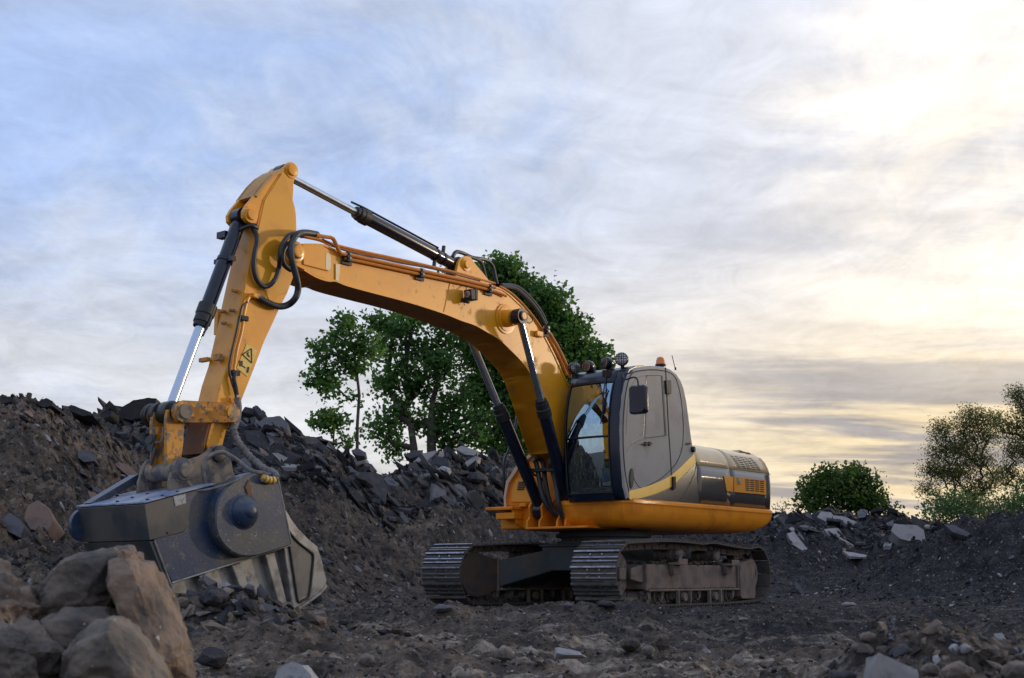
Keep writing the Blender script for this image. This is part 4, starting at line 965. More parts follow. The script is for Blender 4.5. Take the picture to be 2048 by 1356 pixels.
mb.cyl((pl_[0], DY0-.02, pl_[1]), (pl_[0], DY1-.02, pl_[1]), .05, seg=16); mb.build('lug_pin', M['yellow'], dip, smooth=30)
# worn front foot plate and lower end
ft = Pl([(431, 812), (424, 836), (418, 866), (411, 912), (404, 912), (412, 866), (420, 836), (428, 812)], DY1)
ft = Pl([(424, 833), (413, 880), (408, 908), (404, 907), (409, 880), (420, 832)], DY1)
mb = MB(); mb.prism(ft, DY0-.01, DY1-.001); mb.build('foot_plate', M['rustplate'], dip, bevel=.004, smooth=0)
# seam lines on the arm's side
mb = MB(); mb.tube([P3(500, 521, DY1+.004), P3(494, 552, DY1+.004), P3(484, 610, DY1+.004)], .004, 5); mb.tube([P3(505, 528, DY1+.003), P3(525, 572, DY1+.003), P3(548, 620, DY1+.003)], .004, 5); mb.build('weld_seam', M['yellow'], dip)
# weld-on tabs and hose brackets
for px_, py_, sx in ((452, 616, 1), (470, 612, 1), (456, 650, 1), (478, 590, 1)):
    q = P3(px_, py_, Cc+.05); q = (q[0]+.0, Cc+.05, q[2])
mb = MB(); f0 = P3(483, 598, DY1)
def frontpt(t, v):   # t along the arm front face px from (500,521) to (442,766); v across width
    a = P(500+(431-500)*t, 521+(812-521)*t, DY1); return (a[0]+.0, DY1+(DY0-DY1)*v, a[1])
for t, v in ((.20, .35), (.335, .7), (.34, .22), (.42, .5)):
    q = frontpt(t, v); mb = MB(); mb.box((q[0]+.025, q[1], q[2]), (.05, .05, .03)); mb.build('weld_tab', M['yellow_worn'], dip, bevel=.004, smooth=0)
mb = MB(); q = frontpt(.66, .35); mb.box((q[0]+.03, q[1], q[2]), (.06, .10, .07)); mb.build('hose_bracket', M['yellow_worn'], dip, bevel=.006, smooth=0)
mb = MB(); mb.box((q[0]+.02, DY0-.03, q[2]-.0), (.05, .14, .045)); mb.build('hose_bracket', M['yellow_worn'], dip, bevel=.006, smooth=0)
mb = MB(); q = frontpt(.30, 1.0); mb.box((q[0]-.02, DY0-.03, q[2]-.15), (.10, .06, .28)); mb.build('pipe_bracket', M['yellow'], dip, bevel=.006)
# steel pipe and cable down the near side
pipe([(502, 592), (495, 600), (488, 628), (484, 660), (474, 700), (468, 740)], DY1+.03, .017, 'steel_pipe', 'yellow', dip)
mb = MB(); q = P3(510, 592, DY1+.035); mb.box(q, (.10, .07, .055)); mb.build('pipe_elbow', M['yellow'], dip, bevel=.012)
pipe([(495, 604), (484, 614), (479, 636), (472, 668), (463, 706), (458, 736), (463, 762), (470, 785), (474, 810), (472, 832)], DY1+.045, .012, 'cable', 'hose', dip)
pipe([(470, 745), (468, 758), (471, 772), (474, 790)], DY1+.05, .022, 'hydraulic_hose', 'hose', dip)
for px_, py_ in ((487, 637), (470, 746)):
    mb = MB(); mb.box(P3(px_, py_, DY1+.03), (.10, .06, .055)); mb.build('pipe_clamp', M['cabdark'], dip, bevel=.008)
# warning film with triangle
wl = Pl([(493, 687), (514, 702), (494, 753.5), (473, 736)], DY1)
plate(wl, DY1+.004, .004, 'warning_label', M['warn'], dip)
mb = MB(); tri = [(503, 697), (503.5, 726), (485, 709)]; tri3 = [P3(a, b, DY1+.008) for a, b in tri]
for a, b in zip(tri3, tri3[1:]+tri3[:1]): mb.tube([a, b], .0065, 4)
mb.tube([P3(494, 706, DY1+.008), P3(499, 714, DY1+.008)], .007, 4); mb.tube([P3(497, 704, DY1+.008), P3(495, 712, DY1+.008)], .005, 4)
mb.box(P3(482, 727, DY1+.008), (.045, .003, .06)); mb.tube([P3(486, 732, DY1+.008), P3(491, 736, DY1+.008)], .006, 4); mb.tube([P3(497, 734, DY1+.008), P3(495, 745, DY1+.008)], .011, 4)
mb.build('warning_print', M['seam'], dip, smooth=0)
# bucket cylinder in front of the arm
A = (pl_[0], Cc, pl_[1]); Bq = P3(338, 822, Cc)
e, A_, B_, d_ = cylinder('bucket_cylinder', A, Bq, .585, .078, .050, .100, gl=.26, eyeA=.10, eyeB=.10)
mb = MB(); q = A_+d_*.55; mb.lathe(q-d_*.02, q+d_*.02, [(0, .088), (.04, .088)], 24); mb.box(q, (.06, .30, .05)); mb.build('cylinder_band', M['cylblack'], e)
mb = MB(); mb.box(q-d_*.33+Vector((.05, -.12, 0)), (.08, .14, .07)); mb.build('hose_port', M['cylblack'], e)
mb = MB(); mb.tube([A_+d_*.3+Vector((-.02, .085, 0)), A_+d_*.9+Vector((-.02, .09, 0)), A_+d_*1.35+Vector((-.02, .09, 0)), A_+d_*1.48+Vector((-.02, .07, 0))], .013, 8); mb.build('cylinder_pipe', M['cylblack'], e)
# linkage: two side links and the front link frame
pa = P(368, 823, DY1+.10); pb = P(463, 825.5, DY1+.10)
lk = empty('linkage', parent=exc)
def barlink(y0, y1, name, mat):
    lo = np.array(pa); hi = np.array(pb); d = (hi-lo)/np.linalg.norm(hi-lo); n = np.array([-d[1], d[0]]); n = n if n[1] > 0 else -n
    L_ = np.linalg.norm(hi-lo); pts = []
    for t, w in ((.10, .085), (.2, .055), (.5, .050), (.72, .050), (.86, .075)): pts.append(tuple(lo+d*L_*t+n*w))
    ang = math.degrees(math.atan2(d[1], d[0])); pts += arc(tuple(hi), .088, ang+70, ang-70, 10)
    for t, w in ((.86, -.055), (.72, -.045), (.62, -.05), (.57, -.10), (.52, -.10), (.47, -.05), (.2, -.05), (.10, -.085)): pts.append(tuple(lo+d*L_*t+n*w))
    pts += arc(tuple(lo), .10, ang+270-20, ang+90+20, 12)
    mb = MB(); mb.prism(pts, y0, y1); o = mb.build(name, mat, lk, bevel=.012, smooth=0); return o
barlink(DY1+.045, DY1+.115, 'side_link', M['yellow_worn']); barlink(DY0-.115, DY0-.045, 'side_link', M['yellow_worn'])
mb = MB()
mb.lathe((pa[0], DY0-.14, pa[1]), (pa[0], DY1+.16, pa[1]), [(0, .06), (0, .115), (.02, .125), (.05, .115), (.075, .115), (.08, .085), (.12, .085), (.125, .12), (.20, .12), (.205, .09), (.32, .09), (.325, .12), (.40, .12), (.405, .085), (.44, .085)], 28)
mb.build('link_pin', M['grease'], lk, smooth=30)
mb = MB(); mb.lathe((pa[0], DY1+.11, pa[1]), (pa[0], DY1+.2, pa[1]), [(0, .075), (.03, .072), (.032, .05), (.034, .02)], 24); mb.build('pin_head', M['dustmetal'], lk)
mb = MB(); mb.lathe((pb[0], DY1+.10, pb[1]), (pb[0], DY1+.2, pb[1]), [(0, .068), (.022, .066), (.024, .03)], 20); mb.cyl((pb[0], DY0-.13, pb[1]), (pb[0], DY1+.11, pb[1]), .05, seg=20); mb.build('pin_head', M['yellow_worn'], lk)
pd = P(352, 942, .06)                       # lower pin of the front link
pu = (pa[0]+.02, pa[1])
def hplate(y0, y1):
    d = np.array([pd[0]-pu[0], pd[1]-pu[1]]); Ln = np.linalg.norm(d); d /= Ln; n = np.array([-d[1], d[0]]); n = n if n[0] > 0 else -n; pu_ = np.array(pu)
    pts = [tuple(pu_+d*t+n*w) for t, w in ((-.02, -.10), (.10, -.12), (.30, -.115), (Ln-.15, -.10), (Ln+.02, -.09), (Ln+.05, .0), (Ln+.02, .09), (Ln-.15, .08), (.30, .09), (.10, .10), (-.02, .09))]
    mb = MB(); mb.prism(pts, y0, y1); mb.build('link_plate', M['yellow_worn'], lk, bevel=.008, smooth=0); return d, n, Ln
d, n, Ln = hplate(-.03, .015); hplate(-.265, -.22)
pu_ = np.array(pu); mid = pu_+d*(Ln*.62)+n*.0
mb = MB(); ang = math.atan2(d[0], -d[1])
mb.box((mid[0], Cc, mid[1]), (.04, .20, Ln*.55), Matrix.Rotation(-ang, 3, 'Y')); mb.build('link_web', M['yellow_worn'], lk, bevel=.004, smooth=0)
mb = MB(); q = pu_+d*.25+n*.085; mb.tube([(q[0], Cc-.075, q[1]+.10), (q[0], Cc-.075, q[1]), (q[0], Cc-.05, q[1]-.045), (q[0], Cc+.05, q[1]-.045), (q[0], Cc+.075, q[1]), (q[0], Cc+.075, q[1]+.10)], .014, 6); mb.build('link_rib', M['dustmetal'], lk)
mb = MB(); q = pu_+d*(Ln*.50)+n*.10; mb.box((q[0], -.215, q[1]), (.02, .09, .17), Matrix.Rotation(-.2, 3, 'X')); mb.box((q[0], -.18, q[1]-.14), (.02, .04, .18), Matrix.Rotation(-.35, 3, 'X')); mb.cyl((q[0], -.225, q[1]+.03), (q[0]+.02, -.225, q[1]+.03), .045, seg=14); mb.build('link_hook', M['tealsteel'], lk, bevel=.004)
mb = MB(); mb.lathe((pd[0], DY0-.05, pd[1]), (pd[0], DY1+.10, pd[1]), [(0, .05), (0, .095), (.12, .095), (.121, .09), (.30, .09), (.301, .095), (.40, .095), (.42, .09)], 26); mb.build('link_tube', M['dustmetal'], lk, smooth=30)

# ---------------------------------------------------------------- crusher bucket
cb = empty('crusher_bucket', parent=exc)
KY1, KY0 = .42, -.655
def K(pts, y=KY1): return Pl(pts, y)
# main case: side plate outlines extruded over the width
case = K([(308, 1082), (297, 1040), (330, 1003), (372, 985), (420, 972), (480, 962), (553, 957), (581.5, 1090), (344, 1166)])
mb = MB(); mb.prism(case, KY0, KY1); mb.build('case', M['steelblue'], cb, bevel=.008, smooth=0)
# forward box
fbx = K([(287, 1008.5), (372, 985), (378, 1050), (366, 1064), (297.5, 1081)])
mb = MB(); mb.prism(fbx, KY0-.01, KY1+.012); mb.build('front_box', M['steelbox'], cb, bevel=.006, smooth=0)
lowf = K([(309, 1082), (366, 1066), (400, 1150), (352, 1192)])
mb = MB(); mb.prism(K([(298, 1082.5), (308.5, 1082), (350, 1191), (340, 1191)]), KY0, KY1+.004); mb.build('lower_front_plate', M['steelbox'], cb, bevel=.004, smooth=0)
mb = MB(); mb.tube([P3(309, 1082, KY1+.012), P3(350, 1191, KY1+.012)], .010, 6); mb.tube([P3(344, 1166, KY1+.008), P3(582, 1090, KY1+.008)], .010, 6); mb.tube([P3(556, 958, KY1+.01), P3(583, 1090, KY1+.01)], .012, 6)
mb.build('edge_weld', M['bare'], cb)
# dusty top plate on the box
tpp = K([(286, 1007), (372, 983.5), (430, 969), (430, 966), (372, 980), (286, 1003.5)])
mb = MB(); mb.prism(tpp, KY0-.02, KY1+.02); mb.build('top_plate', M['steeltop'], cb, bevel=.003, smooth=0)
for (x_, t) in ((P(300, 1002, KY1), .2), (P(330, 994, KY1), .6), (P(360, 986, KY1), .8)):
    mb = MB()
    for yy in (KY1-.04, -.1, KY0+.05): mb.cyl((x_[0], yy, x_[1]-.005), (x_[0], yy, x_[1]+.022), .018, seg=6)
    mb.build('plate_bolt', M['grease'], cb, smooth=0)
# guard rail on the far side of the top
mb = MB(); a = P(312, 1000, KY1); b = P(398, 940, KY1); y_ = KY0+.10
mb.prism([(a[0]-.02, a[1]), (a[0]+.10, a[1]+.0), (b[0]+.05, b[1]+.0), (b[0]-.1, b[1])], y_-.09, y_+.05) ; mb.build('slanted_rib', M['steelblue'], cb, bevel=.004, smooth=0)
# belt/flywheel cover with rounded lower left
rim = [(470, 966), (500, 950), (530, 946), (553, 956), (582, 1089), (540, 1103)]
cc = [(520, 1111), (493, 1114), (470, 1108), (449, 1092), (435, 1068), (431, 1040), (434, 1008), (445, 984), (462, 966), (486, 951), (515, 944), (538, 944), (556, 957), (583, 1090)]
cov = Pl(spline(cc, 3), KY1+.14)
mb = MB(); ring = [(x, KY1, z) for x, z in cov]; ring2 = [(x, KY1+.125, z) for x, z in cov]; ring3 = [(x, KY1+.14, z) for x, z in inset_poly(cov, .016)]
mb.loft([ring, ring2, ring3]); mb.build('drive_cover', M['steelblue'], cb, smooth=35)
hc_ = P(492, 1022, KY1+.17)
mb = MB(); mb.lathe((hc_[0], KY1+.12, hc_[1]), (hc_[0], KY1+.3, hc_[1]), [(0, .19), (.02, .185), (.03, .165), (.06, .155), (.09, .135), (.115, .105), (.13, .075), (.14, .07), (.155, .05), (.16, .02)], 32); mb.build('hub_cap', M['steelblue'], cb, smooth=30)
mb = MB(); q = P(498, 975, KY1+.15); mb.prism([(q[0]-.05, q[1]-.06), (q[0], q[1]-.10), (q[0]+.05, q[1]-.0), (q[0]+.0, q[1]+.08)], KY1+.13, KY1+.155); mb.build('cover_tab', M['rustplate'], cb, bevel=.008)
mb = MB(); mb.tube([P3(508, 1066, KY1+.142), P3(512, 1064, KY1+.142), P3(512, 1071, KY1+.142), P3(508, 1073, KY1+.142)], .006, 5); mb.tube([P3(526, 1068, KY1+.142), P3(530, 1064, KY1+.142)], .004, 5); mb.build('chalk_marks', M['label'], cb)
far = [(x, KY0, z) for x, z in cov]
mb = MB(); mb.lathe((hc_[0]+1.15, KY0+.02, hc_[1]+.0), (hc_[0]+1.15, KY0-.2, hc_[1]), [(0, .33), (.10, .33), (.13, .28), (.14, .1)], 32)
q = P(160, 1050, KY0-.1); mb2 = MB(); mb2.lathe((q[0], KY0, q[1]), (q[0], KY0-.2, q[1]), [(0, .16), (.06, .16), (.10, .12), (.11, .05)], 24); mb2.build('far_hub_cap', M['steelblue'], cb, smooth=30)
# white label
plate(Pl([(346, 993), (370, 987.5), (371.5, 1006), (350, 1013)], KY1+.012), KY1+.0145, .004, 'white_label', M['label'], cb)
mb = MB(); mb.cyl(P3(334, 1066, KY1+.0), P3(334, 1066, KY1+.016), .012, seg=10); mb.build('bolt_hole', M['grease'], cb)
# jaw chamber below: ribbed wall
wall = Pl([(344, 1166), (582, 1091), (592, 1218), (560, 1222), (352, 1222)], KY1-.10)
mb = MB(); mb.prism(wall, KY0+.05, KY1-.10); mb.build('chamber_wall', M['bare'], cb, bevel=.004, smooth=0)
def ribpoly(x0, x1, xb0, xb1, name='wall_rib', mat='bare', y1=KY1-.02, yt=None):
    yt = lambda x: 1166+(x-344)*(1091-1166)/(582-344)+2
    pts = Pl([(x0, yt(x0)), (x1, yt(x1)), (xb1, 1226), (xb0, 1226)], y1); mb = MB(); mb.prism(pts, KY1-.11, y1); mb.build(name, M[mat], cb, bevel=.012, smooth=0)
ribpoly(398, 413, 418, 434); ribpoly(463, 481, 498, 516); ribpoly(530, 549, 562, 580)
ribpoly(568, 572, 587, 591, y1=KY1+.0)
# cheek plate with a recessed field at the mouth
ck = [(571, 1020), (581, 1037), (596, 1058), (615, 1077), (634, 1093), (643, 1122), (653, 1160), (651, 1170), (640, 1183), (612, 1204), (588, 1219), (580, 1170), (566, 1090)]
mb = MB(); mb.prism(Pl(ck, KY1-.03), KY1-.07, KY1-.03); mb.build('mouth_cheek', M['bare'], cb, bevel=.006, smooth=0)
mb = MB(); mb.prism(Pl(ck, KY0+.03), KY0, KY0+.04); mb.build('mouth_cheek', M['bare'], cb, bevel=.006, smooth=0)
rc = [(573, 1055), (583, 1070), (600, 1088), (620, 1103), (626, 1112), (623, 1150), (617, 1192), (606, 1200), (596, 1203), (590, 1170)]
mb = MB(); rcp = Pl(spline(rc, 3), KY1-.025); mb.tube([(a, KY1-.022, b) for a, b in rcp+[rcp[0]]], .014, 8); mb.build('recess_rim', M['grease'], cb)
rc2 = inset_poly(rcp, .03); mb = MB(); mb.prism(rc2, KY1-.035, KY1-.026); mb.build('recess_field', material('smooth_dusty_steel', (.20, .185, .165), .5, .3, var=(.14, .13, .12), vscale=5), cb, smooth=0)
# mouth floor plate
mb = MB(); mb.prism(Pl([(588, 1219), (612, 1204), (640, 1183), (652, 1168), (654, 1174), (642, 1188), (614, 1209), (590, 1225)], KY1-.03), KY0, KY1-.02); mb.build('lip_plate', M['bare'], cb, bevel=.004, smooth=0)
# coupler ears
ear = [(338, 1000), (339, 960), (344, 944), (350, 928), (362, 920), (380, 918), (400, 912), (412, 904), (420, 896), (430, 889), (444, 889), (455, 897), (462, 918), (468, 945), (480, 966), (440, 975), (380, 990)]
EY1 = .145
for y0 in (EY1-.04, -.40):
    mb = MB(); mb.prism(Pl(ear, EY1), y0, y0+.04); mb.build('coupler_ear', M['dustmetal'], cb, bevel=.010, smooth=0)
pcx = P(371.5, 940, EY1+.05)
mb = MB(); mb.lathe((pcx[0], EY1-.01, pcx[1]), (pcx[0], EY1+.1, pcx[1]), [(0, .13), (.02, .125), (.03, .105), (.05, .10), (.052, .075), (.09, .073), (.095, .05)], 26); mb.cyl((pcx[0], -.42, pcx[1]), (pcx[0], EY1, pcx[1]), .06, seg=20); mb.build('coupler_pin', M['dustmetal'], cb, smooth=30)
pcb = P(439, 908, EY1+.02)
mb = MB(); mb.lathe((pcb[0], EY1-.005, pcb[1]), (pcb[0], EY1+.1, pcb[1]), [(0, .085), (.03, .08), (.04, .05)], 22); mb.cyl((pcb[0], -.42, pcb[1]), (pcb[0], EY1, pcb[1]), .065, seg=20); mb.build('coupler_pin', M['grease'], cb, smooth=30)
mb = MB(); q = P(300, 960, KY0+.2); a = Pl(spline([(300, 985), (287, 965), (285, 945), (292, 930), (302, 924)], 4), -.40)
mb.tube([(x, -.40, z) for x, z in a], .035, 8); mb.prism(Pl([(300, 1000), (291, 960), (296, 935), (309, 926), (320, 945), (324, 1000)], -.36), -.38, -.34, 0); mb.build('far_guard_ring', M['dustmetal'], cb)
mb = MB(); mb.tube([P3(375, 962, EY1+.06), P3(392, 985, EY1+.08)], .018, 6); mb.build('locking_bar', M['dustmetal'], cb)
mb = MB(); mb.prism(Pl([(443, 975), (445, 950), (452, 925), (466, 940), (462, 970)], EY1+.02), EY1-.2, EY1-.17); mb.build('ear_gusset', M['tealsteel'], cb)
# hoses to the bucket
hs = [P3(472, 836, DY1+.05), P3(466, 850, DY1+.07), P3(470, 870, DY1+.10), P3(480, 889, DY1+.15), P3(497, 910, .25), P3(515, 928, .35), P3(532, 940, .45), P3(545, 944, .52), P3(552, 952, .57), P3(549, 960, .60), P3(538, 960, .60), P3(526, 956, .60)]
hw_ = empty('wrapped_hose', parent=exc)
hsp = spline(hs, 8)
mb = MB(); mb.tube(hsp, .034, 12); mb.build('hose_core', M['greyhose'], hw_)
mb = MB(); acc = 0; k = 0
for a, b in zip(hsp, hsp[1:]):
    acc += math.dist(a, b)
    if acc > .045:
        acc = 0; d3 = (Vector(b)-Vector(a)).normalized(); mb.lathe(Vector(a), Vector(a)+d3, [(0, .033), (.002, .041), (.020, .041), (.022, .033)], 12)
mb.build('spiral_wrap', M['greyhose'], hw_)
mb = MB(); 
for i_ in range(len(hsp)-16, len(hsp)-1, 1):
    a, b = hsp[i_], hsp[i_+1]; d3 = (Vector(b)-Vector(a)).normalized(); mb.lathe(Vector(a), Vector(a)+d3, [(0, .034), (.002, .040), (.010, .040), (.012, .034)], 12)
mb.build('yellow_wrap', M['decalyellow'], hw_)
hose3([P3(474, 795, DY1+.06), P3(477, 815, DY1+.06), P3(474, 838, DY1+.06), P3(468, 855, DY1+.06)], .036, 'hydraulic_hose', 'greyhose')
hose3([P3(416, 985, EY1+.06), P3(409, 960, EY1+.08), P3(406, 938, EY1+.10), P3(413, 918, EY1+.12), P3(428, 907, EY1+.14), P3(447, 905, EY1+.18), P3(465, 914, EY1+.25), P3(480, 925, .42), P3(496, 938, .5), P3(512, 944, .55), P3(530, 946, .58)], .022, 'hydraulic_hose', 'greyhose')
hose3([P3(360, 990, EY1+.15), P3(385, 982, .40), P3(410, 980, .45), P3(440, 973, .52), P3(470, 962, .58), P3(495, 948, .60)], .011, 'drain_line', 'greyhose')
# big hose loops beside the boom nose
HY = BY1+.10
hl = empty('hose_loops', parent=exc)
def hl_(pts, ys, r, nm='hydraulic_hose'):
    mb = MB(); ps = spline([(*P(a, b, y), y) for (a, b), y in zip(pts, ys)], 7); mb.tube([(p[0], p[2], p[1]) for p in ps], r, 12); return mb.build(nm, M['hose'], hl)
hl_([(634, 469), (618, 466), (604, 465.5), (594, 469), (587, 478), (582, 495), (583, 515), (589, 540), (594, 560), (596, 580), (590, 597), (577, 609), (560, 613), (543, 609), (528, 602), (517, 595)],
    [BY1+.0, BY1+.03, BY1+.06, HY, HY, HY+.03, HY+.05, HY+.05, HY+.05, HY+.02, HY, DY1+.10, DY1+.07, DY1+.06, DY1+.05, DY1+.04], .037)
hl_([(604, 472), (592, 468), (580, 470), (570, 480), (562, 497), (560, 515), (558, 535), (552, 555), (541, 569), (530, 573), (519, 567), (511, 552), (507.5, 530), (509.5, 505), (513.5, 489), (514, 475), (511, 465), (505, 456)],
    [BY1-.1, BY1-.0, HY-.03, HY-.02, HY-.02, HY-.03, DY1+.07, DY1+.06, DY1+.05, DY1+.05, DY1+.05, DY1+.05, DY1+.05, DY1+.05, DY1+.05, DY1+.05, DY1+.04, DY1+.02], .027)
hl_([(586, 484), (574, 490), (566, 503), (565, 520), (571, 532), (582, 540)], [DY1+.10]*6, .030)
hl_([(515, 456), (505, 452), (495, 453), (480, 460)], [DY1+.04, DY1+.05, DY1, -.05], .022)
mb = MB(); mb.tube([P3(514, 592, DY1+.045), P3(522, 597, DY1+.05)], .030, 8); mb.tube([P3(513.6, 492, DY1+.05), P3(514, 483, DY1+.05)], .024, 8); mb.tube([P3(626, 468, BY1+.01), P3(637, 470.5, BY1+.01)], .034, 8); mb.build('hose_fitting', M['silver'], hl)

# ================================================================== STONES, SLABS, BOULDERS
M['boulder'] = material('brown_boulder', (.185, .155, .130), .9, var=(.095, .082, .074), vscale=3.2, vlo=.40, vhi=.60, dirt=(.045, .042, .042), dscale=2.6, dlo=.54, dhi=.68, speck=(.40, .37, .35), sscale=30, slo=.70, bump=1.0, bscale=11)
M['boulder_red'] = material('rusty_boulder', (.205, .148, .112), .9, var=(.120, .092, .076), vscale=4.2, vlo=.40, vhi=.60, dirt=(.045, .040, .038), dscale=5, dlo=.54, dhi=.64, speck=(.42, .38, .34), sscale=34, slo=.70, bump=1.0, bscale=12)
M['slab_dark'] = material('dark_asphalt_slab', (.015, .016, .021), .85, var=(.030, .029, .033), vscale=5, vlo=.42, vhi=.62, dirt=(.075, .062, .052), dscale=8, dlo=.58, dhi=.72, speck=(.18, .17, .17), sscale=40, slo=.70, bump=.5, bscale=22)
M['slab_grey'] = material('grey_asphalt_slab', (.075, .075, .088), .85, var=(.05, .05, .06), vscale=4, dirt=(.06, .052, .048), dscale=7, dlo=.55, dhi=.70, speck=(.26, .25, .25), sscale=40, slo=.70, bump=.45, bscale=24)
M['slab_pale'] = material('pale_concrete_slab', (.27, .26, .265), .85, var=(.19, .185, .19), vscale=5, dirt=(.10, .09, .085), dscale=6, dlo=.56, dhi=.72, bump=.35, bscale=26)
M['slab_pink'] = material('pinkish_brown_slab', (.20, .135, .11), .85, var=(.13, .10, .09), vscale=5, dirt=(.08, .065, .055), dscale=7, dlo=.58, dhi=.72, bump=.4)
M['granite'] = material('speckled_granite', (.30, .30, .32), .8, var=(.16, .16, .18), vscale=30, bump=.3)
M['clod'] = material('earth_clod', (.140, .108, .084), .95, var=(.070, .058, .050), vscale=8, vlo=.4, vhi=.6, speck=(.2, .18, .16), sscale=50, bump=.6, bscale=30)

for k_ in ('slab_dark', 'slab_grey', 'slab_pale', 'clod'):
    nt = M[k_].node_tree; b_ = nt.nodes['Principled BSDF']; lk_ = b_.inputs['Base Color'].links[0].from_socket
    oi = nt.nodes.new('ShaderNodeObjectInfo'); ge = nt.nodes.new('ShaderNodeNewGeometry'); ad_ = nt.nodes.new('ShaderNodeMath'); ad_.operation = 'ADD'
    nt.links.new(oi.outputs['Random'], ad_.inputs[0]); nt.links.new(ge.outputs['Random Per Island'], ad_.inputs[1])
    fr_ = nt.nodes.new('ShaderNodeMath'); fr_.operation = 'FRACT'; nt.links.new(ad_.outputs[0], fr_.inputs[0])
    mr_ = nt.nodes.new('ShaderNodeMapRange'); nt.links.new(fr_.outputs[0], mr_.inputs[0]); mr_.inputs[3].default_value = .80 if k_ == 'slab_pale' else .40; mr_.inputs[4].default_value = 1.20 if k_ == 'slab_pale' else 1.60
    mm_ = nt.nodes.new('ShaderNodeMix'); mm_.data_type = 'RGBA'; mm_.blend_type = 'MULTIPLY'; mm_.inputs[0].default_value = 1
    nt.links.new(lk_, mm_.inputs[6]); nt.links.new(mr_.outputs[0], mm_.inputs[7]); nt.links.new(mm_.outputs[2], b_.inputs['Base Color'])
def hit(px, py, y0=8.0, y1=34.0):
    """distance at which the sight line meets the terrain"""
    d = ray(px, py); Y = np.arange(y0, y1, .05); t = Y/d[1]; zz = height(d[0]*t, Y); k = np.where(CAMH+d[2]*t <= zz+.03)[0]
    return float(Y[k[0]]) if len(k) else None
def rock_mesh(pts, name, cuts=3, amp=.03, nsc=3.0, smooth=True, sub_smooth=.35):
    bm = bmesh.new()
    for p in pts: bm.verts.new(p)
    bmesh.ops.convex_hull(bm, input=bm.verts)
    bmesh.ops.delete(bm, geom=[v for v in bm.verts if not v.link_faces], context='VERTS')
    bmesh.ops.triangulate(bm, faces=bm.faces)
    for k in range(cuts):
        bmesh.ops.subdivide_edges(bm, edges=bm.edges, cuts=1, use_grid_fill=True, smooth=sub_smooth if k < 1 else 0)
        bmesh.ops.triangulate(bm, faces=bm.faces)
        if k < 2 and sub_smooth: bmesh.ops.smooth_vert(bm, verts=bm.verts, factor=.05, use_axis_x=True, use_axis_y=True, use_axis_z=True)
    bm.normal_update()
    if amp:
        off = Vector((random.uniform(-9, 9), random.uniform(-9, 9), random.uniform(-9, 9)))
        for v in bm.verts:
            q = v.co*nsc+off
            d = mnoise.fractal(q, .9, 2.1, 6)*.8-abs(mnoise.noise(q*1.7))*.8-abs(mnoise.noise(q*4.1))*.35+mnoise.noise(q*9)*.14-max(0, .07-abs(mnoise.noise(q*.8+Vector((5, 5, 5)))))*6.0
            v.co += v.normal*(amp*d)
    me = bpy.data.meshes.new(name); bm.to_mesh(me); bm.free()
    me.polygons.foreach_set('use_smooth', [smooth]*len(me.polygons))
    if smooth: me.set_sharp_from_angle(angle=math.radians(50))
    return me
def boulder(outline, Y, depth, mat, label, cuts=5, amp=.032, nsc=3.8, name='boulder', cat='boulder', lean=0.0):
    c = np.mean(np.array(outline, float), 0); cw = Vector(atdepth(c[0], c[1], Y)); pts = []
    for sc, dy in ((.62, -.5), (.93, -.28), (1.0, 0), (.92, .28), (.55, .5)):
        for a, b in outline:
            px = c[0]+(a-c[0])*sc; py = c[1]+(b-c[1])*sc
            yy = Y+lean*(c[1]-b)/300.0; w = atdepth(px, py, yy); f = (yy+dy*depth)/yy
            pts.append(Vector((w[0], w[1]+dy*depth, w[2]))-cw+Vector((random.uniform(-1, 1), random.uniform(-1, 1), random.uniform(-1, 1)))*.018)
    me = rock_mesh(pts, name, cuts, amp, nsc, sub_smooth=.12); me.materials.append(M[mat])
    o = bpy.data.objects.new(name, me); C.objects.link(o); o.location = cw; tag(o, label, cat); return o
boulder([(82, 1205), (96, 1160), (150, 1112), (215, 1093), (262, 1090), (268, 1130), (262, 1200), (245, 1232), (150, 1240), (92, 1245)], 5.0, .50, 'boulder', 'big rounded grey-brown boulder, topmost of the left foreground pile')
boulder([(232, 1110), (262, 1089), (296, 1110), (318, 1150), (317, 1195), (350, 1262), (384, 1312), (393, 1365), (360, 1385), (315, 1330), (270, 1265), (240, 1200)], 4.92, .42, 'boulder_red', 'tall rust-brown boulder leaning against the right side of the foreground pile')
boulder([(100, 1300), (98, 1238), (150, 1213), (222, 1210), (250, 1242), (235, 1285), (160, 1310)], 4.80, .40, 'boulder', 'pale tan wedge of rock pinched under the topmost foreground boulder', amp=.02)
boulder([(118, 1400), (138, 1305), (195, 1250), (255, 1240), (300, 1290), (345, 1345), (362, 1400)], 4.62, .50, 'boulder', 'broad brown boulder with a dark hollow, lowest of the foreground pile')
boulder([(-90, 1260), (-80, 1140), (-20, 1116), (22, 1140), (55, 1182), (86, 1215), (88, 1250), (40, 1275)], 4.75, .45, 'boulder_red', 'reddish knobbly boulder cut by the left photo edge', amp=.05, nsc=4.5)
boulder([(-90, 1400), (-90, 1250), (30, 1235), (95, 1268), (125, 1300), (112, 1400)], 4.58, .5, 'boulder', 'greenish-grey boulder below the reddish one at the left photo edge', amp=.045, nsc=4.5)

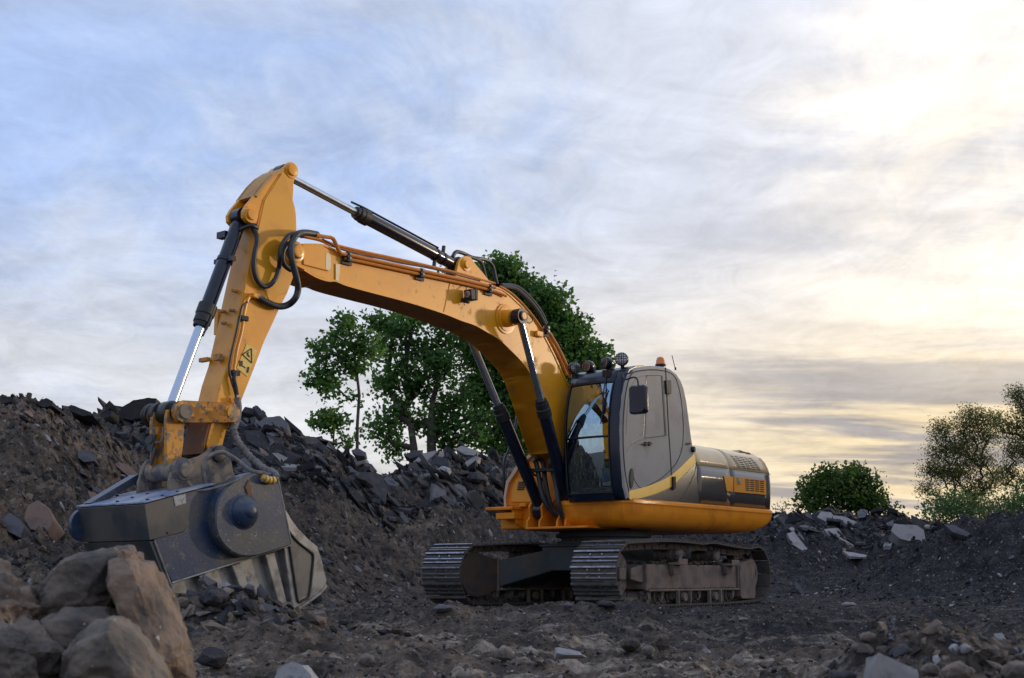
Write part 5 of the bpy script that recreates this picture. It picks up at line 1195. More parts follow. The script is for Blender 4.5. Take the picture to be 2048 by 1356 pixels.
def slab(outline, Y, th, mat, label, lean=0.9, name='broken_slab', cat='slab', cuts=2):
    """flat piece: its traced face leans back by `lean` (metres back per metre up)"""
    c = np.mean(np.array(outline, float), 0)
    if Y > 11.5:
        h_ = [hit(a, b) for a, b in outline]+[hit(c[0], c[1])]; h_ = [q for q in h_ if q]; Y = min(h_)*.5+np.median(h_)*.5-.10 if h_ else Y
    cw = Vector(atdepth(c[0], c[1], Y)); pts = []
    for a, b in outline:
        yy = Y
        for _ in range(3): w = Vector(atdepth(a, b, yy)); yy = Y+(w.z-cw.z)*lean+(w.x-cw.x)*.25
        w = Vector(atdepth(a, b, yy))
        n = Vector((.12, 1, -lean*.9)).normalized()
        pts += [w-cw, w-cw+n*th+Vector((random.uniform(-.03, .03), 0, random.uniform(-.03, .03)))]
    me = rock_mesh(pts, name, cuts, .012, 5.0, sub_smooth=0); me.materials.append(M[mat])
    o = bpy.data.objects.new(name, me); C.objects.link(o); o.location = cw; tag(o, label, cat, kind='thing'); return o
slab([(1782, 1062), (1788, 1047), (1835, 1050), (1848, 1060), (1852, 1080), (1838, 1087), (1800, 1077)], 27.6, .22, 'slab_pale', 'largest flat grey slab on the right heap, below the bare gap beside the bush')
slab([(1634, 1034), (1642, 1023), (1662, 1024), (1672, 1036), (1656, 1045)], 29.4, .2, 'slab_pale', 'pale slab on the crest of the right heap under the bush')
slab([(1664, 1030), (1690, 1033), (1714, 1044), (1706, 1050), (1680, 1045), (1668, 1040)], 29.2, .15, 'slab_pale', 'long ragged pale slab just below the bush on the right heap')
slab([(1648, 1058), (1676, 1056), (1684, 1066), (1678, 1074), (1658, 1071)], 28.2, .2, 'slab_pale', 'small notched pale slab in the middle of the right heap')
slab([(1574, 1066), (1588, 1063), (1600, 1084), (1616, 1098), (1604, 1101), (1584, 1088)], 28.0, .14, 'slab_pale', 'narrow pale slab hanging down the slope right behind the counterweight')
slab([(1685, 1102), (1702, 1104), (1734, 1110), (1730, 1114), (1700, 1112)], 26.4, .06, 'slab_pale', 'thin pale strip lying low on the right heap', lean=2.5)
slab([(1715, 1023), (1722, 1017), (1736, 1021), (1731, 1034), (1717, 1036)], 29.8, .2, 'slab_grey', 'upright grey block on the crest right of the bush centre')
slab([(1772, 1046), (1786, 1040), (1790, 1048), (1778, 1058)], 28.2, .1, 'slab_grey', 'small dark grey shard touching the largest flat slab')
slab([(1888, 1048), (1910, 1050), (1942, 1066), (1935, 1073), (1905, 1064)], 28.5, .2, 'slab_grey', 'long blue-grey slab at the right end of the heap crest by the poplars')
slab([(1590, 1160), (1600, 1170), (1612, 1186), (1604, 1189), (1592, 1176)], 21.5, .12, 'slab_grey', 'blue-grey slab standing at the foot of the heap right of the sprocket')
slab([(232, 834), (246, 812), (266, 800), (292, 795), (312, 796), (313, 820), (296, 834), (262, 840)], 22.4, .6, 'slab_dark', 'big layered dark chunk on the skyline left of the link pins', lean=.3)
slab([(70, 806), (92, 795), (105, 801), (105, 812), (86, 814)], 17.2, .4, 'slab_dark', 'angular dark chunk on the skyline next to the wooden stake', lean=.3)
slab([(0, 793), (20, 793), (28, 796), (24, 803), (0, 808)], 17.2, .5, 'slab_dark', 'flat dark chunk on the skyline at the left photo edge', lean=.4)
slab([(134, 812), (142, 809), (178, 822), (185, 830), (165, 832), (140, 822)], 17.2, .4, 'slab_dark', 'long low dark chunk lying along the left skyline', lean=.5)
slab([(200, 826), (215, 820), (224, 820), (222, 832), (206, 838)], 17.2, .3, 'slab_dark', 'small pointed dark chunk where the left skyline drops', lean=.3)
slab([(228, 928), (238, 924), (258, 930), (275, 946), (281, 966), (268, 962), (245, 943)], 13.9, .14, 'slab_pink', 'pinkish flat slab leaning on the soil just left of the bucket coupler', lean=.8)
slab([(175, 981), (190, 984), (204, 993), (200, 1010), (184, 1008)], 13.3, .12, 'slab_pink', 'orange-brown flat stone above the crusher top plate', lean=.7)
slab([(184, 972), (198, 976), (210, 987), (200, 988), (187, 981)], 13.5, .08, 'slab_grey', 'thin grey flake above the orange-brown stone')
slab([(154, 902), (172, 898), (189, 910), (189, 922), (168, 924), (156, 915)], 14.9, .14, 'slab_grey', 'grey flat slab halfway up the left soil bank', lean=.6)
slab([(4, 1040), (17, 1024), (38, 1036), (49, 1054), (40, 1075), (14, 1062)], 12.3, .22, 'slab_grey', 'violet-grey block low on the bank at the left photo edge', lean=.5)
slab([(55, 1010), (75, 1000), (98, 1018), (108, 1040), (92, 1066), (60, 1058), (48, 1035)], 12.4, .25, 'slab_pink', 'broad earth-crusted brown slab left of the crusher front', lean=.5)
slab([(512, 846), (532, 834), (560, 832), (576, 846), (574, 860), (556, 874), (534, 862)], 23.2, .3, 'slab_grey', 'large grey slab near the heap top right of the dipper foot', lean=.5)
slab([(544, 906), (556, 905), (582, 918), (602, 930), (613, 945), (600, 941), (565, 927)], 20.5, .12, 'slab_pale', 'long pale slab pointing down right above the crusher bucket', lean=.7)
slab([(549, 898), (575, 901), (600, 909), (605, 917), (585, 914), (560, 906)], 21.2, .12, 'slab_grey', 'flat grey slab just above the long pale one')
slab([(517, 894), (525, 896), (545, 916), (543, 921), (524, 910)], 21.0, .1, 'slab_pink', 'slim dusty slab beside the wrapped hose')
slab([(480, 838), (494, 834), (498, 842), (486, 852), (478, 848)], 23.3, .2, 'slab_grey', 'grey block on the skyline directly right of the dipper foot')
slab([(826, 924), (846, 906), (870, 901), (904, 904), (894, 914), (858, 925)], 26.4, .18, 'slab_pale', 'long pale slab under the tree, left of the far boom cylinder', lean=.8)
slab([(808, 910), (828, 900), (846, 900), (838, 911), (820, 917)], 26.9, .15, 'slab_grey', 'grey slab at the left end of the pale slabs under the tree')
slab([(911, 897), (924, 891), (956, 902), (950, 911), (930, 909)], 26.9, .14, 'slab_pale', 'pale pointed slab on the heap top right of the long pale one', lean=.8)
slab([(920, 938), (932, 922), (950, 912), (962, 915), (950, 928), (936, 939)], 26.2, .14, 'slab_pale', 'grey-white slab tilted up to the right above the pebbly slope')
slab([(817, 926), (828, 925), (847, 941), (840, 944), (824, 937)], 25.2, .1, 'slab_grey', 'small triangular grey slab left of the white round stone')
slab([(702, 900), (716, 896), (732, 905), (729, 912), (712, 910)], 23.4, .14, 'slab_grey', 'grey slab on the dark slope left of the thin tree trunk')
slab([(727, 921), (734, 919), (743, 934), (738, 939), (729, 934)], 22.8, .1, 'slab_pale', 'small upright pale slab on the dark slope below the thin tree')
slab([(688, 934), (700, 932), (720, 946), (716, 952), (694, 944)], 21.5, .12, 'slab_grey', 'grey flake where the dark slabs meet the soil slope')
def stone(px, py, rx, ry, Y, mat, label=None, name='stone', cat='stone', cuts=3, amp=.02, sink=0, group=None, rough=.22, fixed=False):
    if Y > 5.5 and not fixed:
        h_ = hit(px, py+ry*.55, 4.5); Y = h_ if h_ else Y
    c = Vector(atdepth(px, py, Y)); a = rx*Y/FPX; b = ry*Y/FPX; pts = []
    for k in range(46):
        v = Vector((random.gauss(0, 1), random.gauss(0, 1), random.gauss(0, 1))).normalized()*random.uniform(1-rough, 1)
        pts.append(Vector((v.x*a, v.y*(a+b)/2, v.z*b)))
    me = rock_mesh(pts, name, cuts, amp*(a+b)/.22, .6/max(a, b), sub_smooth=.08); me.materials.append(M[mat])
    o = bpy.data.objects.new(name, me); C.objects.link(o); o.location = c-Vector((0, 0, sink)); o.rotation_euler = (0, 0, 0)
    if label: tag(o, label, cat, group)
    return o
stone(890, 944, 18, 15, 24.6, 'granite', 'white speckled round stone below the pale slabs under the tree')
stone(862, 952, 18, 9, 24.0, 'slab_pale', 'oval pale stone left of the white round one')
stone(925, 947, 18, 8, 24.8, 'clod', 'flat olive stone right of the white round one')
stone(955, 957, 26, 16, 25.0, 'slab_dark', 'dark hollow-looking lump behind the far boom cylinder')
stone(886, 1217, 22, 9, 15.6, 'slab_grey', 'grey flat stone lying in front of the far track')
stone(1136, 1211, 12, 6, 15.3, 'slab_grey', 'small grey stone between the two tracks')
stone(1210, 1208, 26, 9, 14.9, 'slab_dark', 'dark clod pushed up against the near track front')
stone(1698, 1209, 17, 6, 16.6, 'slab_pale', 'pale flat stone on the dark ground right of the machine')
stone(1486, 1238, 12, 4, 13.3, 'slab_pale', 'small pale chip on the black ground in front of the near track')
stone(426, 1197, 37, 28, 10.55, 'slab_dark', 'black angular rock in front of the crusher ribs', name='rock', cat='rock', amp=.03, cuts=3, rough=.30, fixed=True)
slab([(436, 1166), (452, 1162), (486, 1180), (512, 1202), (520, 1222), (470, 1228), (450, 1200)], 10.9, .2, 'slab_pale', 'tan slab leaning on the crusher ribs behind the black rock', lean=.6)
slab([(498, 1212), (530, 1206), (556, 1214), (552, 1228), (512, 1232)], 10.7, .2, 'slab_grey', 'low grey slab at the lower tip of the crusher mouth', lean=.8)
stone(362, 1206, 20, 14, 10.6, 'clod', 'brown clod left of the black angular rock')
stone(632, 1196, 16, 14, 13.2, 'slab_grey', 'grey stone on the soil right of the crusher lip')
stone(424, 1316, 36, 24, 6.9, 'slab_dark', 'dark coarse rock just right of the foreground boulder pile')
slab([(545, 1362), (556, 1334), (582, 1322), (604, 1328), (622, 1350), (624, 1372), (560, 1376)], 6.2, .22, 'granite', 'blue-grey rock at the bottom edge left of centre', lean=.3, name='rock', cat='rock')
slab([(1742, 1372), (1748, 1328), (1757, 1303), (1772, 1314), (1800, 1326), (1836, 1338), (1840, 1374)], 5.0, .24, 'slab_pale', 'pale wedge-shaped rock standing on the foreground mound', lean=.3, name='rock', cat='rock')
stone(1686, 1352, 34, 18, 5.1, 'slab_grey', 'grey rock at the bottom edge left of the pale wedge')
stone(1980, 1308, 42, 26, 5.7, 'clod', 'largest rounded brown clod on the right of the foreground mound', amp=.05)
stone(1932, 1300, 15, 13, 5.6, 'slab_pale', 'pale cube-like stone left of the largest brown clod')
stone(1908, 1297, 12, 11, 5.7, 'granite', 'small speckled stone left of the pale cube-like one')
stone(1736, 1275, 20, 13, 5.9, 'clod', 'brown stone on the crest of the foreground mound')
stone(1715, 1296, 16, 13, 5.7, 'boulder', 'tan pebble below the crest of the foreground mound')
stone(1915, 1345, 34, 24, 5.1, 'clod', 'rounded brown stone below the pale cube-like one')
stone(1860, 1340, 22, 16, 5.2, 'boulder', 'brown stone between the pale wedge and the rounded clod')
stone(2030, 1345, 34, 26, 5.2, 'boulder', 'brown boulder cut by the lower right photo corner')
stone(1325, 1283, 18, 20, 7.6, 'clod', 'pointed earth clod on the low ridge in front of the machine')
stone(1260, 1290, 22, 16, 7.8, 'clod', 'brown clod left of the pointed one')
stone(1296, 1302, 16, 12, 7.4, 'boulder', 'small tan clod below the pointed one')
stone(1010, 1308, 26, 16, 7.4, 'boulder', 'tan rounded stone in the middle foreground')
stone(735, 1322, 18, 16, 6.9, 'boulder', 'small tan stone right of the blue-grey rock')
slab([(1113, 1305), (1118, 1292), (1135, 1296), (1160, 1303), (1164, 1310), (1130, 1310)], 7.6, .05, 'slab_pale', 'crumpled white scrap on the ground below the near track', lean=1.2, name='scrap', cat='scrap')
slab([(1404, 1300), (1410, 1288), (1417, 1296), (1422, 1307), (1410, 1309)], 7.5, .04, 'slab_pale', 'small white shard standing upright in the front ground', lean=.2, name='scrap', cat='scrap')
# wooden stake on the left skyline
mb = MB(); a = Vector(atdepth(59, 787, 17)); b = Vector(atdepth(49, 834, 16.9)); mb.cyl(b, a, .045, .035, seg=7)
o = mb.build('wooden_stake', material('weathered_wood', (.05, .042, .036), .9, bump=.4), None, smooth=0); tag(o, 'thin dark wooden stake sticking out of the left skyline', 'stake')
mb = MB(); mb.cyl(atdepth(187, 958, 13.8), atdepth(184, 928, 13.85), .018, .02, seg=6)
o = mb.build('wooden_stick', M['slab_dark'], None, smooth=0); tag(o, 'short dark stick upright in the bank below the grey flat slab', 'stick')

# ---- scattered slabs: shapes shared between copies
TPL = []
for k in range(16):
    n = random.choice((4, 5, 5, 6)); th = random.uniform(.08, .26); el = random.uniform(.5, 1.0); bm = bmesh.new(); ph = random.uniform(0, 6)
    for i_ in range(n):
        a = ph+2*PI*(i_+random.uniform(-.30, .30))/n; r = random.uniform(.72, 1.0)
        for zz_, sc in ((th/2, random.uniform(.84, 1)), (-th/2, random.uniform(.84, 1))):
            bm.verts.new((r*sc*math.cos(a)+random.uniform(-.04, .04), el*r*sc*math.sin(a), zz_+random.uniform(-.04, .04)))
    bmesh.ops.convex_hull(bm, input=bm.verts); bmesh.ops.delete(bm, geom=[v for v in bm.verts if not v.link_faces], context='VERTS')
    bmesh.ops.bevel(bm, geom=bm.edges[:], offset=.025, segments=1, affect='EDGES', clamp_overlap=True)
    me = bpy.data.meshes.new('broken_slab'); [setattr(f, 'smooth', False) for f in bm.faces]; bm.to_mesh(me); bm.free(); TPL.append(me)
for me in TPL: me.materials.append(M['slab_dark'])
TPLG = [m.copy() for m in TPL]
for me in TPLG: me.materials[0] = M['slab_grey']
ZONES = [  # u range, share of the way up, count, size range, label, group
    ((455, 800), (.52, 1.02), 88, (.16, .62), 'heap between dipper and thin tree', 'broken asphalt slabs of the middle heap'),
    ((800, 1040), (.52, 1.02), 62, (.14, .50), 'heap under the big tree', 'broken asphalt slabs under the big tree'),
    ((1540, 1960), (.52, 1.02), 85, (.10, .40), 'heap right of the excavator', 'broken asphalt slabs of the right heap'),
    ((235, 455), (.45, 1.03), 32, (.12, .40), 'heap behind the bucket linkage', 'broken asphalt slabs behind the linkage')]
def slope_quat(x, y, jitter):
    e = .25; z0 = hz(x, y); n = Vector((z0-hz(x+e, y), z0-hz(x, y+e), e)).normalized()
    n = (n+Vector((random.gauss(0, jitter)+.15, random.gauss(0, jitter)-.12, 0))).normalized()
    return n.to_track_quat('Z', 'Y') @ Quaternion((0, 0, 1), random.uniform(0, 2*PI))
for (u0, u1), (t0, t1), cnt, (s0, s1), lab, grp in ZONES:
    for k in range(cnt):
        u = random.uniform(u0, u1); fy = float(np.interp(u, U_, FY)); cy = float(np.interp(u, U_, CY)); t = t0+(t1-t0)*random.random()**.7
        y = fy+(cy-fy)*t; x = (u-1024)/FPX*y; s = s0+(s1-s0)*random.random()**1.8; grey = random.random() < .22; tt = (t-t0)/(t1-t0)
        o = bpy.data.objects.new('broken_slab', random.choice(TPLG if grey else TPL)); C.objects.link(o)
        o.location = (x, y, hz(x, y)+s*random.uniform(-.02, .16)); o.rotation_mode = 'QUATERNION'; o.rotation_quaternion = slope_quat(x, y, .34)
        o.scale = (s, s, s*random.uniform(.6, 1.3))
        third = 'at the lower edge of' if tt < .34 else ('halfway up' if tt < .72 else 'on the skyline of')
        big = 'large' if s > s0+.45*(s1-s0) else 'small'
        tag(o, '%s %s asphalt slab %s the %s' % (big, 'grey' if grey else 'dark', third, lab), 'slab', grp, 'thing')

# ---- uncountable fragments, joined
def scatter(name, n, sampler, size, mats, flat=.75, seed=0, shard=False, lift=.2):
    r = np.random.default_rng(seed); shapes = []
    for k in range(10):
        bm = bmesh.new()
        if shard:
            nn = int(r.integers(4, 7)); ph = r.random()*6; th = r.uniform(.10, .38); el = r.uniform(.5, 1)
            for i_ in range(nn):
                a = ph+2*PI*(i_+r.uniform(-.3, .3))/nn; q = r.uniform(.7, 1)
                bm.verts.new((q*math.cos(a), el*q*math.sin(a), th+r.uniform(-.06, .06))); bm.verts.new((q*math.cos(a)*r.uniform(.8, 1), el*q*math.sin(a)*r.uniform(.8, 1), -th))
        else:
            for _ in range(13):
                v = r.normal(size=3); v /= np.linalg.norm(v); v *= r.uniform(.75, 1); bm.verts.new((v[0], v[1], v[2]*flat))
        bmesh.ops.convex_hull(bm, input=bm.verts); bmesh.ops.delete(bm, geom=[v for v in bm.verts if not v.link_faces], context='VERTS'); bmesh.ops.triangulate(bm, faces=bm.faces)
        bm.verts.ensure_lookup_table(); bm.verts.index_update()
        shapes.append((np.array([v.co[:] for v in bm.verts]), np.array([[v.index for v in f.verts] for f in bm.faces]))); bm.free()
    x, y = sampler(r, n); n = len(x); z = height(x, y)
    s = size[0]+(size[1]-size[0])*r.random(n)**size[2]
    which = r.integers(0, 10, n); V = []; Fc = []; MI = []; base = 0
    e = .15; nx = (z-height(x+e, y))/e; ny = (z-height(x, y+e))/e
    for k in range(10):
        idx = np.where(which == k)[0]
        if not len(idx): continue
        sv, sf = shapes[k]; m = len(idx)
        a = r.random(m)*2*PI; ca, sa = np.cos(a), np.sin(a); tx_ = r.normal(size=m)*(.34 if shard else .25); ty_ = r.normal(size=m)*(.34 if shard else .25)
        st = r.uniform(.7, 1.3, (m, 3))*s[idx][:, None]
        p = sv[None]*st[:, None, :]
        q = np.empty_like(p); q[..., 0] = p[..., 0]*ca[:, None]-p[..., 1]*sa[:, None]; q[..., 1] = p[..., 0]*sa[:, None]+p[..., 1]*ca[:, None]
        q[..., 2] = p[..., 2]+q[..., 0]*(tx_-nx[idx]*.8)[:, None]+q[..., 1]*(ty_-ny[idx]*.8)[:, None]
        q += np.stack([x[idx], y[idx], z[idx]+s[idx]*lift*r.uniform(-.5, 1, m)], -1)[:, None, :]
        V.append(q.reshape(-1, 3)); Fc.append((sf[None]+(np.arange(m)*len(sv))[:, None, None]+base).reshape(-1, 3)); base += m*len(sv)
        MI.append(np.repeat(r.choice(len(mats), m, p=[w for _, w in mats]), len(sf)))
    V = np.vstack(V); Fc = np.vstack(Fc); MI = np.concatenate(MI); me = bpy.data.meshes.new(name); nf = len(Fc)
    me.vertices.add(len(V)); me.vertices.foreach_set('co', V.ravel()); me.loops.add(nf*3); me.loops.foreach_set('vertex_index', Fc.ravel().astype(np.int32))
    me.polygons.add(nf); me.polygons.foreach_set('loop_start', (np.arange(nf)*3).astype(np.int32)); me.polygons.foreach_set('material_index', MI.astype(np.int32))
    me.polygons.foreach_set('use_smooth', np.zeros(nf, bool)); me.update(calc_edges=True)
    for mt, _ in mats: me.materials.append(M[mt])
    o = bpy.data.objects.new(name, me); C.objects.link(o); return o
def machine_clear(x, y):
    dx, dy = x-EX, y-EY; c, s = math.cos(-(PI/2+YT)), math.sin(-(PI/2+YT)); lx = dx*c+dy*s; ly = -dx*s+dy*c
    return ~((np.abs(lx) < 2.2) & (np.abs(ly) < 1.6))
def samp_front(y0, y1, u0=-120, u1=2170, k=1.0):
    def f(r, n):
        y = y0*(y1/y0)**(r.random(n)**k); u = r.uniform(u0, u1, n); x = (u-1024)/FPX*y; m = machine_clear(x, y); return x[m], y[m]
    return f
def samp_slope(u0, u1, t0, t1, k=1.0):
    def f(r, n):
        u = r.uniform(u0, u1, n); fy = np.interp(u, U_, FY); cy = np.interp(u, U_, CY); t = t0+(t1-t0)*r.random(n)**k; y = fy+(cy-fy)*t; return (u-1024)/FPX*y, y
    return f
GM = [('clod', .42), ('slab_dark', .30), ('slab_grey', .14), ('boulder', .10), ('slab_pale', .04)]
o = scatter('pebbles', 15000, samp_front(5.0, 12.5), (.004, .030, 3.6), GM, seed=1); tag(o, 'earth clods and pebbles strewn over the front ground', 'pebbles', kind='stuff')
GD = [('slab_dark', .62), ('clod', .14), ('slab_grey', .18), ('slab_pale', .06)]
o = scatter('gravel', 22000, samp_front(11.5, 25), (.005, .028, 3.2), GD, seed=2, shard=True); tag(o, 'black asphalt gravel around the machine', 'gravel', kind='stuff')
GS = [('clod', .40), ('slab_dark', .34), ('slab_grey', .18), ('slab_pale', .05), ('slab_pink', .03)]
o = scatter('rubble', 20000, samp_slope(-150, 2200, -.05, 1.05), (.008, .070, 3.8), GS, seed=3); tag(o, 'small rubble and clods covering the slopes of the heaps', 'rubble', kind='stuff')
def samp_left(r, n):
    y = r.uniform(11.2, 18.5, n); x = r.uniform(-9.5, -2.8, n); return x, y
o = scatter('bank_rubble', 11000, samp_left, (.006, .070, 3.6), GS, seed=4); tag(o, 'stones and clods on the steep soil bank left of the crusher', 'rubble', kind='stuff')
o = scatter('slab_debris', 2000, samp_slope(440, 1060, .55, 1.02), (.04, .22, 2.6), [('slab_dark', .78), ('slab_grey', .19), ('slab_pale', .03)], seed=5, shard=True, lift=.5); tag(o, 'dark asphalt fragments between the larger slabs of the middle heap', 'debris', kind='stuff')
o = scatter('slab_debris', 1100, samp_slope(1530, 2000, .55, 1.02), (.04, .20, 2.8), [('slab_dark', .80), ('slab_grey', .16), ('slab_pale', .04)], seed=6, shard=True, lift=.5); tag(o, 'dark asphalt fragments over the right heap', 'debris', kind='stuff')
o = scatter('slab_debris', 800, samp_slope(200, 460, .5, 1.03), (.05, .22, 2.0), [('slab_dark', .80), ('slab_grey', .17), ('slab_pale', .03)], seed=8, shard=True, lift=.5); tag(o, 'dark asphalt fragments on the heap behind the linkage', 'debris', kind='stuff')
def samp_mound(r, n): return r.normal(2.2, .6, n), r.normal(5.7, .42, n)
o = scatter('mound_stones', 1100, samp_mound, (.008, .055, 3.6), [('clod', .48), ('boulder', .26), ('slab_dark', .10), ('slab_grey', .12), ('slab_pale', .04)], seed=7, lift=.5); tag(o, 'rounded clods covering the foreground mound', 'clods', kind='stuff')
def samp_cr(r, n): return r.normal(-2.5, .65, n), r.normal(10.6, .35, n)
o = scatter('crusher_clods', 900, samp_cr, (.012, .11, 3.2), [('clod', .45), ('slab_dark', .30), ('slab_pink', .10), ('slab_grey', .15)], seed=17, lift=.6); tag(o, 'dark clods heaped at the foot of the crusher ribs', 'clods', kind='stuff')
def samp_r3(r, n):
    return r.uniform(5.5, 11, n), r.uniform(17.3, 24, n)
o = scatter('mound_gravel', 6000, samp_r3, (.008, .05, 3.0), GD, seed=9, shard=True); tag(o, 'black crumbs on the low mound at the right', 'gravel', kind='stuff')

# ================================================================== TREES
def leafmat(name, a, b, trans=.35):
    m = bpy.data.materials.new(name); m.use_nodes = True; nt = m.node_tree; N = nt.nodes; L = nt.links
    for n in list(N): N.remove(n)
    tc = N.new('ShaderNodeTexCoord'); nz = N.new('ShaderNodeTexNoise'); nz.inputs['Scale'].default_value = 1.3; nz.inputs['Detail'].default_value = 5; L.new(tc.outputs['Object'], nz.inputs[0])
    nz2 = N.new('ShaderNodeTexNoise'); nz2.inputs['Scale'].default_value = 14; L.new(tc.outputs['Object'], nz2.inputs[0])
    ad = N.new('ShaderNodeMath'); ad.operation = 'MULTIPLY_ADD'; L.new(nz2.outputs[0], ad.inputs[0]); ad.inputs[1].default_value = .45; L.new(nz.outputs[0], ad.inputs[2])
    r = N.new('ShaderNodeMapRange'); L.new(ad.outputs[0], r.inputs[0]); r.inputs[1].default_value = .58; r.inputs[2].default_value = .90
    mx = N.new('ShaderNodeMix'); mx.data_type = 'RGBA'; L.new(r.outputs[0], mx.inputs[0]); mx.inputs[6].default_value = (*a, 1); mx.inputs[7].default_value = (*b, 1)
    p = N.new('ShaderNodeBsdfPrincipled'); p.inputs['Roughness'].default_value = .55; p.inputs['Specular IOR Level'].default_value = .3; L.new(mx.outputs[2], p.inputs['Base Color'])
    t = N.new('ShaderNodeBsdfTranslucent'); hs = N.new('ShaderNodeHueSaturation'); hs.inputs['Hue'].default_value = .48; hs.inputs['Value'].default_value = 1.5; L.new(mx.outputs[2], hs.inputs['Color']); L.new(hs.outputs[0], t.inputs[0])
    s = N.new('ShaderNodeMixShader'); s.inputs[0].default_value = trans; L.new(p.outputs[0], s.inputs[1]); L.new(t.outputs[0], s.inputs[2])
    o = N.new('ShaderNodeOutputMaterial'); L.new(s.outputs[0], o.inputs[0]); return m
M['leaf_maple'] = leafmat('maple_leaf', (.034, .098, .024), (.100, .225, .045), .45)
M['leaf_bush'] = leafmat('bush_leaf', (.030, .075, .018), (.085, .150, .030), .4)
M['leaf_olive'] = leafmat('olive_leaf', (.065, .088, .028), (.140, .150, .045), .5)
M['leaf_low'] = leafmat('fresh_low_leaf', (.045, .105, .032), (.095, .180, .060), .45)
M['bark'] = material('grey_brown_bark', (.060, .050, .042), .9, var=(.035, .03, .026), vscale=8, bump=.5)
def tree(name, label, cat, base, blobs, Y, mat, leaf=.15, per=34, spread=.30, gap=.75, trunk_r=.16, dens=1.0, seed=0, multi=1, dspan=.8, aspect=.8, limbbias=.5, group=None, fork=.25):
    """blobs: (px, py, r_px, targets) clumps of the crown; every target carries a twig and a spray of leaves"""
    r = np.random.default_rng(seed); bx, by, bz = base
    root = empty(name, (bx, by, bz)); tag(root, label, cat, group)
    T_ = []; W_ = []
    for px, py, rp, n in blobs:
        c = np.array(atdepth(px, py, Y)); R = rp*Y/FPX; cy_ = r.normal()*R*dspan*.5
        for _ in range(int(n*dens)):
            v = r.normal(size=3); v /= np.linalg.norm(v); v *= r.random()**.45
            T_.append(c+np.array([v[0]*R, v[1]*R*dspan+cy_, v[2]*R*.85]))
    T_ = np.array(T_)-np.array(base)
    # skeleton grown towards the targets
    nodes = []; par = []
    for m_ in range(multi):
        sx = (m_-(multi-1)/2)*.35
        top = np.array([np.median(T_[:, 0])*(.25+.3*m_) if multi > 1 else np.median(T_[:, 0])*.6, 0, np.quantile(T_[:, 2], .35)])
        st = len(nodes); K_ = 9
        for k in range(K_):
            t = k/(K_-1); p = np.array([sx, 0, -.3])*(1-t)+(top+np.array([sx*2.5, sx, 0]))*t+np.array([r.normal()*.06, r.normal()*.06, 0])*(k > 0)
            nodes.append(p); par.append(st+k-1 if k else -1)
    order = np.argsort(np.linalg.norm(T_-np.array([0, 0, T_[:, 2].min()]), axis=1)); tips = []
    for i in order:
        t = T_[i]; A_ = np.array(nodes); d = t-A_; dist = np.linalg.norm(d, axis=1)
        cost = dist+np.maximum(0, (A_[:, 2]-t[2])+dist*limbbias*.5)*1.3
        j = int(np.argmin(cost)); L_ = dist[j]; nseg = max(1, int(L_/.45)); prev = j; p0 = np.array(nodes[j]); p1 = t
        for s_ in range(1, nseg+1):
            f = s_/nseg; p = p0*(1-f)+p1*f; p = p+np.array([0, 0, .10*L_*math.sin(f*PI)*fork])+(r.normal(size=3)*.035*min(1, L_) if s_ < nseg else 0)
            nodes.append(p); par.append(prev); prev = len(nodes)-1
        tips.append(prev)
    n = len(nodes); w = np.zeros(n)
    for t in tips: w[t] += 1
    for i in range(n-1, -1, -1):
        if par[i] >= 0: w[par[i]] += w[i]
    rad = trunk_r*(np.maximum(w, 1)/w.max())**.46; rad = np.maximum(rad, .008)
    mb = MB(); V = []; F_ = []
    for i in range(n):
        if par[i] < 0: continue
        a = nodes[par[i]]; b = nodes[i]; ra = min(rad[par[i]], rad[i]*1.6); seg = 7 if rad[i] > .06 else 4
        d = b-a; ln = np.linalg.norm(d)
        if ln < 1e-5: continue
        d = d/ln; u = np.cross(d, [0.3, .5, .81]); u /= np.linalg.norm(u); v = np.cross(d, u); b0 = len(V)
        for p, q in ((a-d*ra*.3, ra), (b, rad[i])):
            for k in range(seg):
                an = 2*PI*k/seg; V.append(p+u*q*math.cos(an)+v*q*math.sin(an))
        for k in range(seg): F_.append((b0+k, b0+(k+1) % seg, b0+seg+(k+1) % seg, b0+seg+k))
    me = bpy.data.meshes.new('trunk'); me.from_pydata([tuple(v) for v in V], [], F_); me.materials.append(M['bark']); me.polygons.foreach_set('use_smooth', [True]*len(F_))
    o = bpy.data.objects.new('trunk', me); C.objects.link(o); o.parent = root
    # leaves
    P_ = np.array([nodes[t] for t in tips]); m = len(P_); cnt = r.poisson(per, m); idx = np.repeat(np.arange(m), cnt); N_ = len(idx)
    c = P_[idx]+np.clip(r.normal(size=(N_, 3)), -1.5, 1.5)*spread*np.array([1, 1, .75]); s = leaf*r.uniform(.6, 1.25, N_)
    nrm = r.normal(size=(N_, 3))+np.array([0, -.25, .7]); nrm /= np.linalg.norm(nrm, axis=1)[:, None]
    u = np.cross(nrm, r.normal(size=(N_, 3))); u /= np.linalg.norm(u, axis=1)[:, None]; v = np.cross(nrm, u)
    shp = [(-.5, 0, 0), (-.12, .5*aspect, .08), (.5, .12, -.06), (.22, -.45*aspect, .06)]
    Q = np.stack([c+u*(a*s)[:, None]+v*(b*s)[:, None]+nrm*(h_*s)[:, None] for a, b, h_ in shp], 1).reshape(-1, 3)
    me = bpy.data.meshes.new('crown'); me.vertices.add(N_*4); me.vertices.foreach_set('co', Q.ravel()); me.loops.add(N_*4); me.loops.foreach_set('vertex_index', np.arange(N_*4, dtype=np.int32))
    me.polygons.add(N_); me.polygons.foreach_set('loop_start', (np.arange(N_)*4).astype(np.int32)); me.update(calc_edges=True); me.materials.append(M[mat])
    o = bpy.data.objects.new('crown', me); C.objects.link(o); o.parent = root
    return root
def gb(px, Y, z=0.0): return ((px-1024)/FPX*Y, Y, z)
